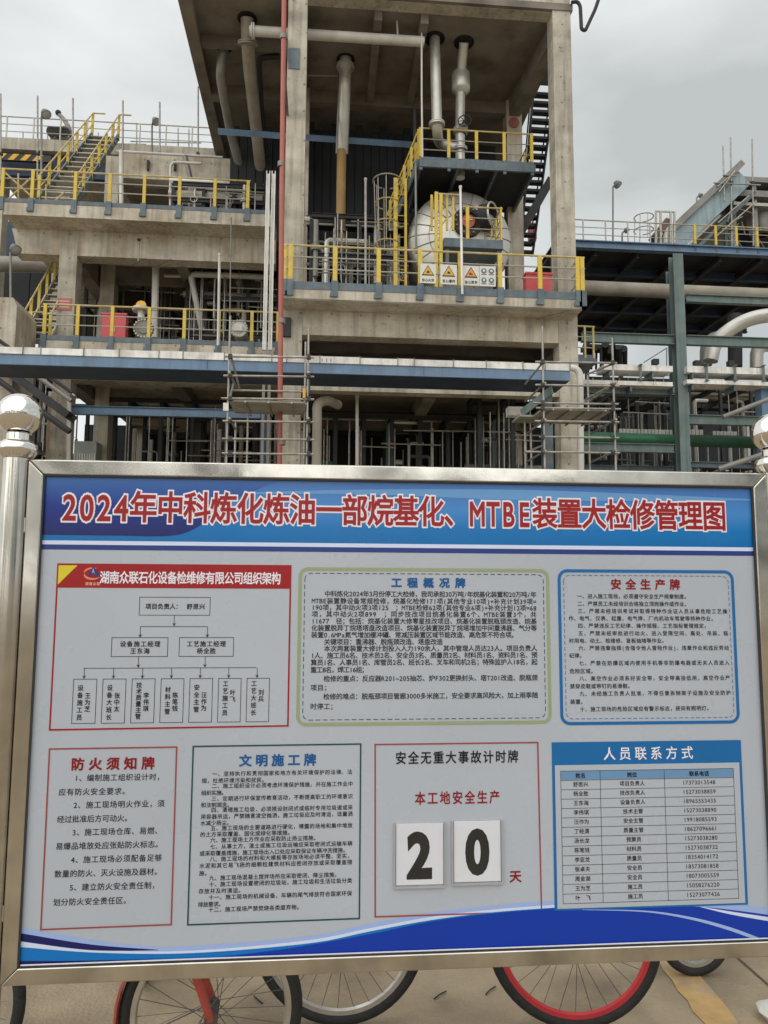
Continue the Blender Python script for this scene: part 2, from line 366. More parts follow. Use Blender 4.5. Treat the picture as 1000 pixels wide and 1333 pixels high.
# higher floors out of the frame carry on the frame
MB().box(xL, xr+.35, TY-.3, YB, zs+6.5, zs+6.8).build('floor_slab', 'soffit', tower)
# railed deck
x0 = at(368, 380, Y=20).x; x1 = at(757, 395, Y=20).x
zc = at(560, 383, Y=20).z; zb = at(560, 397, Y=20).z
MB().box(x0, x1, 20.0, TY3, zb, zc).build('deck_slab', 'concrete_pale', tower)
MB().box(x0-.02, x1+.02, 19.985, 20.08, zc+.002, zp+.02).build('edge_channel', 'steelblue', tower)
MB().box(x0-.01, x1+.01, 19.99, 19.998, zb-.0, zb+.05).build('drip_edge', 'soffit', tower)
zbb = at(560, 441, Y=TY-.25).z
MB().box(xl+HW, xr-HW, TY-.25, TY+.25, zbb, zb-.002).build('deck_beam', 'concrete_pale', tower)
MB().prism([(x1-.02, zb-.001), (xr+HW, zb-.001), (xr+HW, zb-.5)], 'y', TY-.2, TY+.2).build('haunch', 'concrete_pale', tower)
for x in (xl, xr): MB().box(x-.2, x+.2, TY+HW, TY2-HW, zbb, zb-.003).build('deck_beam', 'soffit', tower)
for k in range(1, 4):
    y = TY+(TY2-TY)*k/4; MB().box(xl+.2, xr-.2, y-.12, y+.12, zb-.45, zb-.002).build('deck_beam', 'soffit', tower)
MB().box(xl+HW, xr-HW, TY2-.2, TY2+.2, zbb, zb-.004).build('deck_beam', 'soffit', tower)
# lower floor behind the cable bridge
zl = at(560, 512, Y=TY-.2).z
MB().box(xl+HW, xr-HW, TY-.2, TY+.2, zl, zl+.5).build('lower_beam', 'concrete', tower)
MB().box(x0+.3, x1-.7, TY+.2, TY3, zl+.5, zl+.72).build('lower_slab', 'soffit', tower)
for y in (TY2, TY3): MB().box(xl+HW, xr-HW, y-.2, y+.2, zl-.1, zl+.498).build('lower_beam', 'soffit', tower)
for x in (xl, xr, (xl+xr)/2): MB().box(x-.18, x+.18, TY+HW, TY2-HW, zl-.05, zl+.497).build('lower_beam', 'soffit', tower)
# deck railing: posts where the photo has them
def rail_px(th_, pxs, py0, Y, z, **k):
    xs = [at(p, py0, Y=Y).x for p in pxs]
    h = k.pop('h', 1.06); pm = k.pop('pm', 'yellow'); pw = k.pop('pw', .12)
    for x in xs:
        MB().box(x-pw/2, x+pw/2, Y-.03, Y+.03, z-.02, z+h).build('railing_post', pm, th_)
        MB().box(x-.09, x+.09, Y-.09, Y-.032, z-.42, z+.04).build('post_bracket', 'steelblue', th_)
        MB().box(x-.13, x-.09, Y-.09, Y-.032, z-.42, z-.3).build('bracket_plate', 'steelblue', th_)
    a, b = xs[0]-.08, xs[-1]+.08
    MB().pipe([(a, Y, z+h), (b, Y, z+h)], .03, 6).build('top_rail', 'yrail' if pm == 'yellow' else 'rail', th_)
    for t in (.36, .68): MB().pipe([(a, Y-.01, z+h*t), (b, Y-.01, z+h*t)], .02, 6).build('mid_rail', 'rail', th_)
zt = zp+.02
rail_px(tower, [370, 378, 436, 493, 547, 599, 651, 703, 752, 758], 360, 20.02, zt)
railing(tower, (x1-.03, 20.1, zt), (x1-.03, 23.2, zt), step=1.0, clip=False, first=False)
railing(tower, (x0+.03, 20.1, zt), (x0+.03, 23.2, zt), step=1.0, clip=False, first=False)
# plate and bracket on the left column
p = at(383, 76, Y=TY-HW-.02); MB().box(p.x-.17, p.x+.17, TY-HW-.025, TY-HW-.002, p.z-.33, p.z+.33).build('anchor_plate', 'steelblue', tower)
p = at(372, 62, Y=TY-HW-.02); MB().box(p.x-.03, p.x+.03, TY-HW-.3, TY-HW-.03, p.z-.4, p.z+.3).build('pipe_bracket', 'steelblue', tower)
p = at(370, 428, Y=TY-HW); MB().box(p.x-.02, p.x+.2, TY-HW-.12, TY-HW-.004, p.z-.25, p.z+.3).build('junction_box', 'dark', tower)
p = at(662, 135+27, Y=TY2-HW); 
MB().lathe((at(669, 160, Y=TY2-HW).x, TY2-HW-.01, at(669, 160, Y=TY2-HW).z), (0, -1, 0), [(.001, .02), (.2, .02), (.2, 0)], 16).build('round_mark', mat('faded red mark', (.26, .09, .07), .7), tower)
# pipe openings in the soffit
for (a, b, r) in ((322, 24, .28), (292, 60, .26), (604, 55, .3), (362, 62, .25), (450, 77, .28), (566, 50, .3)):
    q = at(a, b, Z=zs-.004)
    MB().lathe((q.x, q.y, zs-.003), (0, 0, -1), [(.001, .001), (r, .001), (r, .035), (r+.03, .035), (r+.03, 0)], 20).build('pipe_sleeve', 'black', tower)

# ------------------------------------------------------------------ LEFT CONCRETE BUILDING
LY = 24.5; LC = 25.75
zu = at(180, 271, Y=LY).z; zub = at(180, 287, Y=LY).z
left = thing('concrete_process_building', 'long concrete framed building with two yellow railed decks left of the tower', 'building', (-8, LC, 0))
xa = at(4, 280, Y=LY).x; xb = at(357, 290, Y=LY).x
MB().box(xa, xb, LY, 36, zub, zu).build('upper_slab', 'concrete_pale', left)
MB().box(xa-.02, xb+.02, LY-.015, LY+.07, zu+.002, zu+.14).build('edge_channel', 'steelblue', left)
zbm = at(200, 337, Y=LC-.3).z; xe = at(20, 320, Y=LC-.3).x
cl0, cl1 = at(75, 380, Y=LC-.3).x, at(98, 380, Y=LC-.3).x
MB().box(xe, cl0-.002, LC-.3, LC+.3, zbm, zub-.002).build('upper_beam', 'concrete_pale', left)
MB().box(cl1+.002, xb, LC-.3, LC+.3, zbm, zub-.002).build('upper_beam', 'concrete_pale', left)
MB().prism([(xa-.1, zub-.003), (xe-.002, zub-.003), (xe-.002, zub-.55)], 'y', LC-.28, LC+.28).build('haunch', 'concrete_pale', left)
for yy in (LC, LC+5.2, LC+10.2):
    MB().box(cl0, cl1, yy-.3, yy+.3, 0, zub-.002).build('column', 'concrete', left)
xcr = at(478, 420, Y=LC+5).x
for yy in (LC+5.2, LC+10.2): 
    for xx in (xb-.7, (cl1+xb)/2): MB().box(xx-.3, xx+.3, yy-.3, yy+.3, 0, zub-.002).build('column', 'soffit', left)
MB().box(cl0+.05, cl1-.05, LC+.3, LC+4.9, zbm, zub-.003).build('side_beam', 'soffit', left)
xmb = (cl1+xb)/2
MB().box(xmb-.2, xmb+.2, LC+.3, LC+4.9, zbm+.1, zub-.003).build('side_beam', 'soffit', left)
MB().box(cl1, xb, LC+5.0, LC+5.4, zbm, zub-.003).build('cross_beam', 'soffit', left)
MB().box(cl1, xb, LC+2.5, LC+2.75, zbm+.25, zub-.003).build('cross_beam', 'soffit', left)
rail_px(left, [3, 42, 98, 143, 188, 234, 280, 323], 250, LY+.02, zu+.12, pw=.105)
# underside stain patch hook
p = at(181, 312, Y=LC-.31); MB().pipe([p, p-V((0, 0, .8))], .02, 6).build('hanger_rod', 'rail', left)
p = at(181, 312, Y=LC-.31); MB().lathe(p, (0, 0, -1), [(.001, -.02), (.07, -.02), (.05, .06), (.001, .06)], 10).build('hanger_cup', 'dark', left)
# middle deck
MYY = 24.0
zm = at(200, 447, Y=MYY).z
mx0 = at(58, 445, Y=MYY).x
MB().box(mx0, xb+.2, MYY, 36, zm-.42, zm).build('middle_slab', 'concrete_pale', left)
MB().box(mx0-.02, xb+.2, MYY-.015, MYY+.07, zm+.002, zm+.16).build('edge_channel', 'steelblue', left)
rail_px(left, [58, 101, 146, 194, 240, 285, 328, 362], 425, MYY+.02, zm+.14, pw=.105)
zlb = at(200, 497, Y=LC-.3).z
MB().box(cl1+.002, xb+.6, LC-.3, LC+.3, zlb-.0, zm-.424).build('middle_beam', 'concrete', left)
MB().box(cl0+.05, cl1-.05, LC+.3, LC+4.9, zlb, zm-.425).build('side_beam', 'soffit', left)
MB().box(xmb-.2, xmb+.2, LC+.3, LC+4.9, zlb, zm-.425).build('side_beam', 'soffit', left)
MB().box(cl1, xb, LC+5.0, LC+5.4, zlb, zm-.425).build('cross_beam', 'soffit', left)
cpx = at(75, 488, Y=LC-.31).x
MB().box(cl0-.12, cl0-.003, LC-.28, LC+.28, 0, at(80, 519, Y=LC).z).build('column_casing', mat('tan board', (.34, .27, .17), .8, lines=.9), left)
# red notice on the column
p0, p1 = at(75, 388, Y=LC-.31), at(93, 404, Y=LC-.31)
nb = thing('red_notice', 'small faded red notice with pale lettering on the left concrete column', 'notice', (p0.x, LC-.31, p1.z))
MB().box(p0.x, p1.x, LC-.325, LC-.303, p1.z, p0.z).build('plate', mat('faded red plate', (.45, .12, .11), .6), nb)
for k in range(3):
    z = p1.z+(p0.z-p1.z)*(.25+.25*k); MB().box(p0.x+.07, p1.x-.07, LC-.329, LC-.326, z-.016, z+.016).build('text_line', mat('pale ink', (.6, .5, .45), .6), nb)
# concrete block at far left
blk = thing('concrete_stair_block', 'pale concrete block with chamfered top at the left edge', 'block', (at(10, 400, Y=23).x, 23, 0))
b0, b1 = at(-14, 400, Y=23), at(19, 450, Y=23)
zz1 = at(5, 387, Y=23).z
MB().prism([(b0.x, 0), (b1.x, 0), (b1.x, zz1-.25), (b1.x-.12, zz1), (b0.x, zz1)], 'y', 23, 24.6).build('block_body', 'concrete_pale', blk)

# ------------------------------------------------------------------ CABLE BRIDGE across the front
BY = 18.0
zt0, zt1, zt2 = at(380, 463, Y=BY).z, at(380, 472, Y=BY).z, at(380, 485, Y=BY).z
bx0, bx1 = -11.5, at(742, 480, Y=BY).x
br = thing('cable_tray_bridge', 'long blue steel bridge with white cable tray covers crossing in front of the columns', 'cable bridge', (0, BY, 0))
MB().beam((bx0, BY+.03, (zt1+zt2)/2), (bx1, BY+.03, (zt1+zt2)/2), .05, zt1-zt2).build('front_girder', 'blue', br)
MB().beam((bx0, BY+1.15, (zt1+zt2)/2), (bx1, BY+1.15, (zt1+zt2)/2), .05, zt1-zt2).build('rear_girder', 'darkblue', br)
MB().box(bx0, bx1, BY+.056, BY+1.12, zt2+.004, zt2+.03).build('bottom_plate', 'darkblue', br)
MB().box(bx0, bx1, BY-.02, BY+.0, zt2-.002, zt2+.025).build('lower_flange', 'blue', br)
x = bx0; i = 0
wds = [1.1, .35, .42, .36, .95, .9, .4, .95, .8, .9, .55, .95]
while x < bx1-.05:
    ww = min(wds[i % len(wds)]*1.05, bx1-x); i += 1
    dz = random.uniform(-.012, .012)
    MB().box(x+.008, x+ww-.012, BY-.035+random.uniform(0, .02), BY+1.1, zt1+.004, zt0+dz).build('tray_cover', 'white', br)
    MB().box(x+ww-.012, x+ww+.006, BY-.05, BY+.02, zt1+.006, zt0+.03).build('tray_strap', 'greypipe', br)
    x += ww
for k, px in enumerate((270, 552)):
    q = at(px, 480, Y=BY); MB().box(q.x-.004, q.x+.004, BY-.002, BY+.002, zt2+.03, zt1-.01).build('splice_joint', 'dark', br)
q = at(424, 467, Y=BY)   # scrawled mark on the cover
for dx in (-.1, .02, .12): MB().box(q.x+dx, q.x+dx+.02, BY-.041, BY-.037, zt1+.03, zt1+.12).build('scrawl', 'greypipe', br)
for xx in (-10.5, bx1-.35):
    MB().ibeam((xx, BY+.9, 0), (xx, BY+.9, zt2), .25, .25, up=(0, 1, 0)).build('support_leg', 'steelblue', br)
# second blue beam low on the left
q0, q1 = at(100, 534, Y=LC-.1), at(300, 541, Y=LC-.1)
bb = thing('blue_crossbeam', 'slender blue steel beam spanning under the left concrete deck', 'beam', (q0.x, LC-.1, 0))
MB().ibeam((cl1+.004, LC-.1, q0.z), (xb-.4, LC-.1, q0.z), .2, .3).build('beam_section', 'blue', bb)
MB().box(xb-.4, xb-.1, LC-.3, LC+.1, 0, q0.z+.1).build('support_leg', 'darkblue', bb)


# ------------------------------------------------------------------ lettering engine (built-in font, one glyph mesh cached per character)
_gl = {}
def glyph(ch, off):
    """filled outline of a character; a positive off pushes the contour outward (bolder)"""
    k = (ch, off)
    if k in _gl: return _gl[k]
    c = bpy.data.curves.new('g', 'FONT'); c.body = ch; c.resolution_u = 4 if ch.isascii() else 2; c.fill_mode = 'FRONT'
    o = bpy.data.objects.new('g', c); COL.objects.link(o)
    me = bpy.data.meshes.new_from_object(o.evaluated_get(bpy.context.evaluated_depsgraph_get()))
    vs = [V((v.co.x, v.co.y)) for v in me.vertices]; fs = [tuple(p.vertices) if p.normal.z > 0 else tuple(reversed(p.vertices)) for p in me.polygons]
    bpy.data.objects.remove(o); bpy.data.curves.remove(c); bpy.data.meshes.remove(me)
    # weld equal points
    key = {}; mp = []; nv = []
    for v in vs:
        q = (round(v.x, 4), round(v.y, 4))
        if q not in key: key[q] = len(nv); nv.append(v)
        mp.append(key[q])
    fs = [tuple(mp[i] for i in f) for f in fs]; fs = [f for f in fs if len(set(f)) == len(f)]; vs = nv
    if off:
        cnt = {}
        for f in fs:
            for i in range(len(f)): cnt[(f[i], f[(i+1) % len(f)])] = cnt.get((f[i], f[(i+1) % len(f)]), 0)+1
        nrm = {}
        for (i, j) in cnt:
            if (j, i) in cnt: continue
            d = vs[j]-vs[i]
            if d.length < 1e-6: continue
            d.normalize(); n = V((d.y, -d.x)); nrm.setdefault(i, []).append(n); nrm.setdefault(j, []).append(n)
        vs = [v.copy() for v in vs]
        for i, L in nrm.items():
            m = V((0, 0))
            for n in L: m = m+n
            if m.length < .2: continue
            m.normalize(); c_ = max(.5, min(1, max(.01, m.dot(L[0])))); vs[i] = vs[i]+m*(off/c_)
    _gl[k] = ([(v.x, v.y) for v in vs], fs); return _gl[k]
def strokes(ch, wd):
    """quads and joint squares of width wd along the contour of a character"""
    vs, fs = glyph(ch, 0); cnt = set()
    for f in fs:
        for i in range(len(f)): cnt.add((f[i], f[(i+1) % len(f)]))
    q = []
    for (i, j) in cnt:
        if (j, i) in cnt: continue
        a, b = V(vs[i]), V(vs[j]); d = b-a
        if d.length < 1e-6: continue
        d.normalize(); n = V((d.y, -d.x))*wd/2; e = d*wd*.42
        q.append([a-e*.5+n*.5, a-e*.5-n*.2, b+e*.5-n*.2, b+e*.5+n*.5] if False else [a-e+n, a-e, b+e, b+e+n])
    return q
SX, SZ, SY = -0.766, 2.010, 2.100      # top left corner of the print; the print lies in the plane y = SY
def S(u, v, d=0): return (SX+u/1000, SY-d/1000, SZ-v/1000)
class Text:
    def __init__(s): s.mb = MB()
    def put(s, ch, u, v, sx, sy, off, d, cell=None, rot=None):
        """glyph centred at u, v (mm); sx, sy = em size in mm"""
        if ch in ' \u3000': return
        if off > .015:
            self_off = off; off = 0
        else: self_off = 0
        vs, fs = glyph(ch, off)
        if not vs: return
        if ord(ch) < 256:
            lo, hi = min(x for x, _ in vs), max(x for x, _ in vs); cx = (lo+hi)/2
            if cell and (hi-lo)*sx > cell*.94: sx = cell*.94/(hi-lo)
        else: cx = .5
        k = len(s.mb.v)
        for x, y in vs: s.mb.v.append(S(u+(x-cx)*sx, v-(y-.38)*sy, d))
        s.mb.f += [tuple(k+i for i in f) for f in fs]
        if self_off:
            for j, q in enumerate(strokes(ch, self_off*2)): s.mb.quad([S(u+(p.x-cx)*sx, v-(p.y-.38)*sy, d+.02+(j % 50)*.006) for p in q])
    def line(s, txt, u0, u1, v, size, off=.006, d=1.2, pitch=None, sy=None, lat=.56, latsx=None):
        cw = [(1 if ord(c) > 255 else lat) for c in txt]
        p = pitch or (u1-u0)/sum(cw); u = u0
        for c, wd in zip(txt, cw):
            s.put(c, u+p*wd/2, v, (latsx or size) if wd < 1 else size, sy or size, off, d, cell=p*wd); u += p*wd
        return s
    def build(s, name, m, parent):
        o = s.mb.build(name, m, parent, smooth=False)
        if 'lettering' in name: o['kind'] = 'stuff'
        return o
def poly(pts, d, name, m, parent, th=.25):
    mb = MB(); n = len(pts)
    mb.v = [S(u, v, d) for u, v in pts]+[S(u, v, d-th) for u, v in pts]
    mb.f = [tuple(range(n-1, -1, -1)) if False else tuple(range(n))]
    for i in range(n): j = (i+1) % n; mb.f.append((i, n+i, n+j, j))
    return mb.build(name, m, parent, smooth=False)
def rect(u0, v0, u1, v1, d, name, m, parent): return poly([(u0, v0), (u0, v1), (u1, v1), (u1, v0)], d, name, m, parent)
def band(top, bot, d, name, m, parent):
    """ribbon between two curves given as lists of (u, v), sampled smoothly"""
    def cat(P):
        o = []
        for i in range(len(P)-1):
            p0, p1, p2, p3 = P[max(i-1, 0)], P[i], P[i+1], P[min(i+2, len(P)-1)]
            for k in range(8):
                t = k/8
                o.append(tuple(.5*((2*p1[a])+(-p0[a]+p2[a])*t+(2*p0[a]-5*p1[a]+4*p2[a]-p3[a])*t*t+(-p0[a]+3*p1[a]-3*p2[a]+p3[a])*t**3) for a in (0, 1)))
        o.append(P[-1]); return o
    T, B = cat(top), cat(bot); mb = MB(); n = min(len(T), len(B))
    if len(T) != len(B):
        def rs(P, m): return [tuple(P[int(i*(len(P)-1)/(m-1))][a]+(P[min(int(i*(len(P)-1)/(m-1))+1, len(P)-1)][a]-P[int(i*(len(P)-1)/(m-1))][a])*((i*(len(P)-1)/(m-1)) % 1) for a in (0, 1)) for i in range(m)]
        n = 60; T, B = rs(T, n), rs(B, n)
    for i in range(n-1):
        mb.quad([S(*T[i], d), S(*B[i], d), S(*B[i+1], d), S(*T[i+1], d)])
    return mb.build(name, m, parent, smooth=False)
def rrect(u0, v0, u1, v1, r, n=6):
    o = []
    for cx, cy, a0 in ((u0+r, v0+r, 180), (u1-r, v0+r, 270), (u1-r, v1-r, 0), (u0+r, v1-r, 90)):
        for k in range(n+1):
            a = math.radians(a0+90*k/n); o.append((cx+r*math.cos(a), cy+r*math.sin(a)))
    return o
def outline(pts, wd, d, name, m, parent, dash=None):
    mb = MB(); n = len(pts); P = [V(p) for p in pts]
    if not dash:        # one mitred ring
        Q = [[], []]
        for i in range(n):
            a, b, c = P[i-1], P[i], P[(i+1) % n]; t0 = (b-a).normalized(); t1 = (c-b).normalized()
            n0 = V((-t0.y, t0.x)); n1 = V((-t1.y, t1.x)); mm = (n0+n1).normalized(); k = wd/2/max(.3, mm.dot(n0))
            Q[0].append(b+mm*k); Q[1].append(b-mm*k)
        for i in range(n):
            j = (i+1) % n; mb.quad([S(*Q[0][i], d), S(*Q[0][j], d), S(*Q[1][j], d), S(*Q[1][i], d)])
        return mb.build(name, m, parent, smooth=False)
    acc = 0; on = True
    for i in range(n):
        a, b = P[i], P[(i+1) % n]; L = (b-a).length
        if L < 1e-6: continue
        t = 0; tt = (b-a).normalized(); q = V((-tt.y, tt.x))*wd/2
        while t < L-1e-6:
            st = min((dash[0] if on else dash[1])-acc, L-t)
            if on and st > .05:
                e, f = a+tt*t, a+tt*(t+st); mb.quad([S(*(e+q), d), S(*(e-q), d), S(*(f-q), d), S(*(f+q), d)])
            t += st; acc += st
            if acc >= (dash[0] if on else dash[1])-1e-6: acc = 0; on = not on
    return tag(mb.build(name, m, parent, smooth=False), kind='stuff')

# ------------------------------------------------------------------ THE NOTICE BOARD
W_, H_ = 2050, 1287
bd = thing('notice_board', 'large stainless framed notice board with blue headline and printed panels in front', 'notice board', (.26, SY, 0))
FR = 42
def rail_part(poly_uv):
    mb = MB(); n = len(poly_uv); y0, y1 = SY-.012, SY+.03
    P = [S(u, v) for u, v in poly_uv]
    mb.v = [(p[0], y0, p[2]) for p in P]+[(p[0], y1, p[2]) for p in P]
    mb.f = [tuple(range(n)), tuple(range(2*n-1, n-1, -1))]+[(i, n+i, n+(i+1) % n, (i+1) % n) for i in range(n)]
    o = mb.build('frame_rail', 'stainless', bd, smooth=False)
    m = o.modifiers.new('b', 'BEVEL'); m.width = .004; m.segments = 3; m.limit_method = 'ANGLE'; m.harden_normals = True
    return o
g_ = .7
rail_part([(-FR, -FR), (0+g_, 0), (W_-g_, 0), (W_+FR, -FR)][::-1])
rail_part([(-FR, H_+FR), (W_+FR, H_+FR), (W_-g_, H_), (g_, H_)])
rail_part([(-FR, -FR+g_), (-FR, H_+FR-g_), (0, H_-g_), (0, g_)])
rail_part([(W_+FR, -FR+g_), (W_, g_), (W_, H_-g_), (W_+FR, H_+FR-g_)])
MB().box(SX-.001, SX+W_/1000+.001, SY+.0008, SY+.02, SZ-H_/1000-.001, SZ+.001).build('backing_panel', 'greypipe', bd)
gk = MB()
for a in ((0, 0, W_, 4), (0, 4, 4, H_-4), (W_-6, 4, W_, H_-4), (0, H_-3, W_, H_)): 
    p, q = S(a[0], a[1]), S(a[2], a[3]); gk.box(p[0], q[0], SY-.009, SY-.0045, q[2], p[2])
gk.build('gasket', 'dark', bd)
rect(6, H_-7.5, W_-8, H_-4, 5.2, 'white_edge', 'p_white', bd)
rect(0, 0, W_, H_, 0, 'print_sheet', 'vinyl', bd)
for xx in (-76, W_+74):      # posts with ball finials
    px_ = SX+xx/1000; zt_ = SZ+.055
    MB().lathe((px_, SY, 0), (0, 0, 1), [(.034, 0), (.034, zt_)], 48).build('post', 'stainless', bd)
    MB().lathe((px_, SY, zt_), (0, 0, 1), [(.034, -.012), (.042, -.006), (.052, .006), (.054, .016), (.050, .028), (.038, .038), (.030, .041), (.030, .058), (.034, .060)], 40).build('collar', 'mirror', bd)
    MB().sphere((px_, SY, zt_+.113), .059, 96, 64).build('ball', 'mirror', bd)
    MB().lathe((px_, SY, 0), (0, 0, 1), [(.075, 0.002), (.075, .012), (.04, .02)], 32).build('base_flange', 'stainless', bd)
    s_ = 1 if xx < 0 else -1
    for v in (140, 1150):
        p = S(0, v); a = px_+s_*.032; b = SX-.042 if xx < 0 else SX+W_/1000+.042
        if abs(a-b) > .001: MB().box(a, b+s_*.002, SY-.012, SY+.012, p[2]-.02, p[2]+.02).build('post_clamp', 'stainless', bd)
# header print
rect(0, 0, W_, 181, .6, 'header_band', 'p_header', bd)
band([(0, 2), (150, 2), (330, 2), (480, 2), (560, 2), (640, 2)], [(0, 166), (200, 166), (345, 165), (420, 140), (500, 75), (640, 4)], 1.0, 'header_swoosh', 'p_navyfade', bd)
band([(560, 40), (900, 26), (1400, 20), (2050, 36)], [(560, 44), (900, 40), (1400, 50), (2050, 40)], .9, 'header_pale_swoosh', plain('print pale blue', (92, 140, 190), .3, 1.3), bd)  # pale blue swoosh printed across the header
rect(0, 181, W_, 192, .6, 'stripe', 'p_stripe', bd); rect(0, 192, W_, 206, .6, 'stripe', 'p_stripe2', bd)
title = '2024年中科炼化炼油一部烷基化、MTBE装置大检修管理图'
tl = thing('title_lettering', None, None, (.26, SY, 0)); tl.parent = bd; tl.location = (0, 0, 0)
u = 48
for i, ch in enumerate(title):
    la = ord(ch) < 256; wd = 46.5 if la else 73.6; v = 84+(u/1985)*4+(2 if la else 0)
    T = Text(); sx = {True: 76 if ch.isdigit() else 64}.get(la, 76); sy = 100 if la else 92
    T.put(ch, u+wd/2, v, sx, sy, .023, 2.6, cell=wd*.98 if la else None); T.build('title_character', 'p_red', tl)
    vs, fs = glyph(ch, 0); lo, hi = min(x for x, _ in vs), max(x for x, _ in vs); cx = (lo+hi)/2 if la else .5
    if la and (hi-lo)*sx > wd*.9: sx = wd*.9/(hi-lo)
    mb = MB()
    for k, q in enumerate(strokes(ch, .15)): mb.quad([S(u+wd/2+(p.x-cx)*sx, v-(p.y-.38)*sy, 1.5+(k % 60)*.012) for p in q])
    mb.build('title_outline', 'p_white', tl, smooth=False)
    u += wd

# bottom swoosh of the print
UP = [(0, 1190), (264, 1240), (443, 1250), (745, 1236), (909, 1210), (1076, 1186), (1245, 1172), (1440, 1164), (1640, 1166), (1850, 1178), (2050, 1203)]
def sh(P, a, b=None): b = a if b is None else b; n = len(P)-1; return [(u, v+a+(b-a)*i/n) for i, (u, v) in enumerate(P)]
BOT = [(u, 1281) for u, v in UP]
band(UP, BOT, .5, 'swoosh_pale', 'p_peri', bd)
band([(0, 1204), (180, 1238), (353, 1257)], [(0, 1224), (180, 1252), (353, 1258)], 1.0, 'swoosh_navy', 'p_navy', bd)
band([(0, 1224), (200, 1252), (443, 1262), (745, 1246), (909, 1221), (1076, 1197), (1245, 1183), (1440, 1175)], [(0, 1281)]+[(u, 1281) for u in (200, 443, 745, 909, 1076, 1245, 1440)], .8, 'swoosh_white', 'p_stripe', bd)
band([(0, 1238), (200, 1259), (443, 1268), (745, 1254), (909, 1229), (1076, 1205), (1245, 1190), (1440, 1182)], [(0, 1282)]+[(u, 1282) for u in (200, 443, 745, 909, 1076, 1245, 1440)], 1.1, 'swoosh_cyan', 'p_cyan', bd)
band([(500, 1281), (700, 1264), (909, 1236), (1076, 1209), (1245, 1193), (1440, 1185), (1640, 1184), (1850, 1194), (2050, 1222)], [(500, 1283)]+[(u, 1283) for u in (700, 909, 1076, 1245, 1440, 1640, 1850, 2050)], 1.4, 'swoosh_royal', 'p_royal', bd)
band([(0, 1272), (150, 1277), (420, 1281)], [(0, 1283), (150, 1283), (420, 1283)], 1.6, 'swoosh_navy', 'p_navy', bd)
band([(1840, 1192), (1930, 1208), (2050, 1228)], [(1840, 1193), (1930, 1300-84), (2050, 1239)], 1.8, 'swoosh_line', 'p_stripe', bd)
band([(1500, 1190), (1680, 1198), (1811, 1219), (1920, 1248), (2010, 1281)], [(1500, 1191), (1680, 1202), (1811, 1226), (1915, 1256), (1990, 1283)], 1.8, 'swoosh_line', 'p_peri', bd)

def panel(name, label=None):
    o = thing(name, None, None, (.26, SY, 0)); o['_o'] = (.26, SY, 0)
    return o
# --- organisation chart (part with its own print)
def part_rect(name, m, u0, v0, u1, v1, d):
    return rect(u0, v0, u1, v1, d, name, m, bd)
oc = part_rect('organisation_chart', 'vinyl', 46, 244, 683, 690, .5)
outline([(48, 246), (48, 689), (681, 685), (681, 246)], 4.5, 1.0, 'border', 'p_red', oc)
rect(48, 245, 683, 310, 1.2, 'red_band', 'p_red', oc)
poly([(50, 249), (50, 302), (100, 249)], 1.7, 'yellow_corner', 'p_yel', oc)
# round emblem: orange crescent and blue peak
mb = MB()
pts = []
for k in range(25):
    a = math.radians(70+k*10.5); pts.append((142+24*math.cos(a), 271-15*math.sin(a), 1+2.6*math.sin(math.pi*k/24)))
for i in range(24):
    (a, b, w0), (c, d_, w1) = pts[i], pts[i+1]
    mb.quad([S(a, b-w0, 1.8), S(a, b+w0, 1.8), S(c, d_+w1, 1.8), S(c, d_-w1, 1.8)])
mb.build('emblem_ring', plain('print orange', (214, 120, 84), .33, 1.3), oc)
poly([(142, 250), (128, 278), (137, 281), (143, 268), (150, 282), (163, 279)], 2.0, 'emblem_peak', plain('print violet', (52, 42, 104), .33, 1.3), oc)
poly([(142, 256), (139, 272), (143, 266), (148, 273)], 2.2, 'emblem_flash', 'p_peri', oc)
Text().line('湖南众联', 122, 163, 299, 9.5, .02, 1.8).build('emblem_lettering', plain('print pink', (230, 170, 150), .33, 1.2), oc)
Text().line('湖南众联石化设备检维修有限公司组织架构', 161, 654, 281, 27, .022, 1.8, sy=36).build('heading_lettering', 'p_white', oc)
bx = Text(); bk = MB()
def thinrect(u0, v0, u1, v1, d, wd=1.5):
    for a in ((u0, v0, u1, v0), (u0, v1, u1, v1), (u0, v0, u0, v1), (u1, v0, u1, v1)): thinline(*a, d, wd)
def thinline(u0, v0, u1, v1, d, wd=1.5):
    if v0 == v1: bk.quad([S(u0-wd/2, v0-wd/2, d), S(u0-wd/2, v0+wd/2, d), S(u1+wd/2, v0+wd/2, d), S(u1+wd/2, v0-wd/2, d)])
    else: bk.quad([S(u0-wd/2, v0, d), S(u0-wd/2, v1, d), S(u0+wd/2, v1, d), S(u0+wd/2, v0, d)])
def arrow(u, v0, v1):
    thinline(u, v0, u, v1, 1.2); bk.quad([S(u, v1, 1.3), S(u+5, v1-9, 1.3), S(u, v1-6, 1.3), S(u-5, v1-9, 1.3)])
thinrect(270, 335, 461, 384, 1.2); arrow(365, 384, 414)
thinline(275, 415, 455, 415, 1.25); arrow(275, 415, 445); arrow(456, 415, 445)
thinrect(200, 445, 350, 496, 1.2); thinrect(381, 445, 528, 496, 1.2); arrow(273, 496, 526); arrow(452, 496, 526)
thinline(129, 527, 591, 527, 1.25)
people = [('设备施工员', '王为芝'), ('设备大班长', '张中太'), ('技术质量主管', '李伟琪'), ('材料主管', '陈笔钱'), ('安全主管', '汪作为'), ('工艺施工员', '叶飞'), ('工艺大班长', '刘兵')]
bx.line('项目负责人：', 286, 384, 360, 16.5, .02, 1.4); bx.line('舒思兴', 397, 448, 360, 16.5, .02, 1.4)
bx.line('设备施工经理', 221, 331, 462, 16.5, .02, 1.4); bx.line('王东海', 249, 303, 481, 16.5, .02, 1.4)
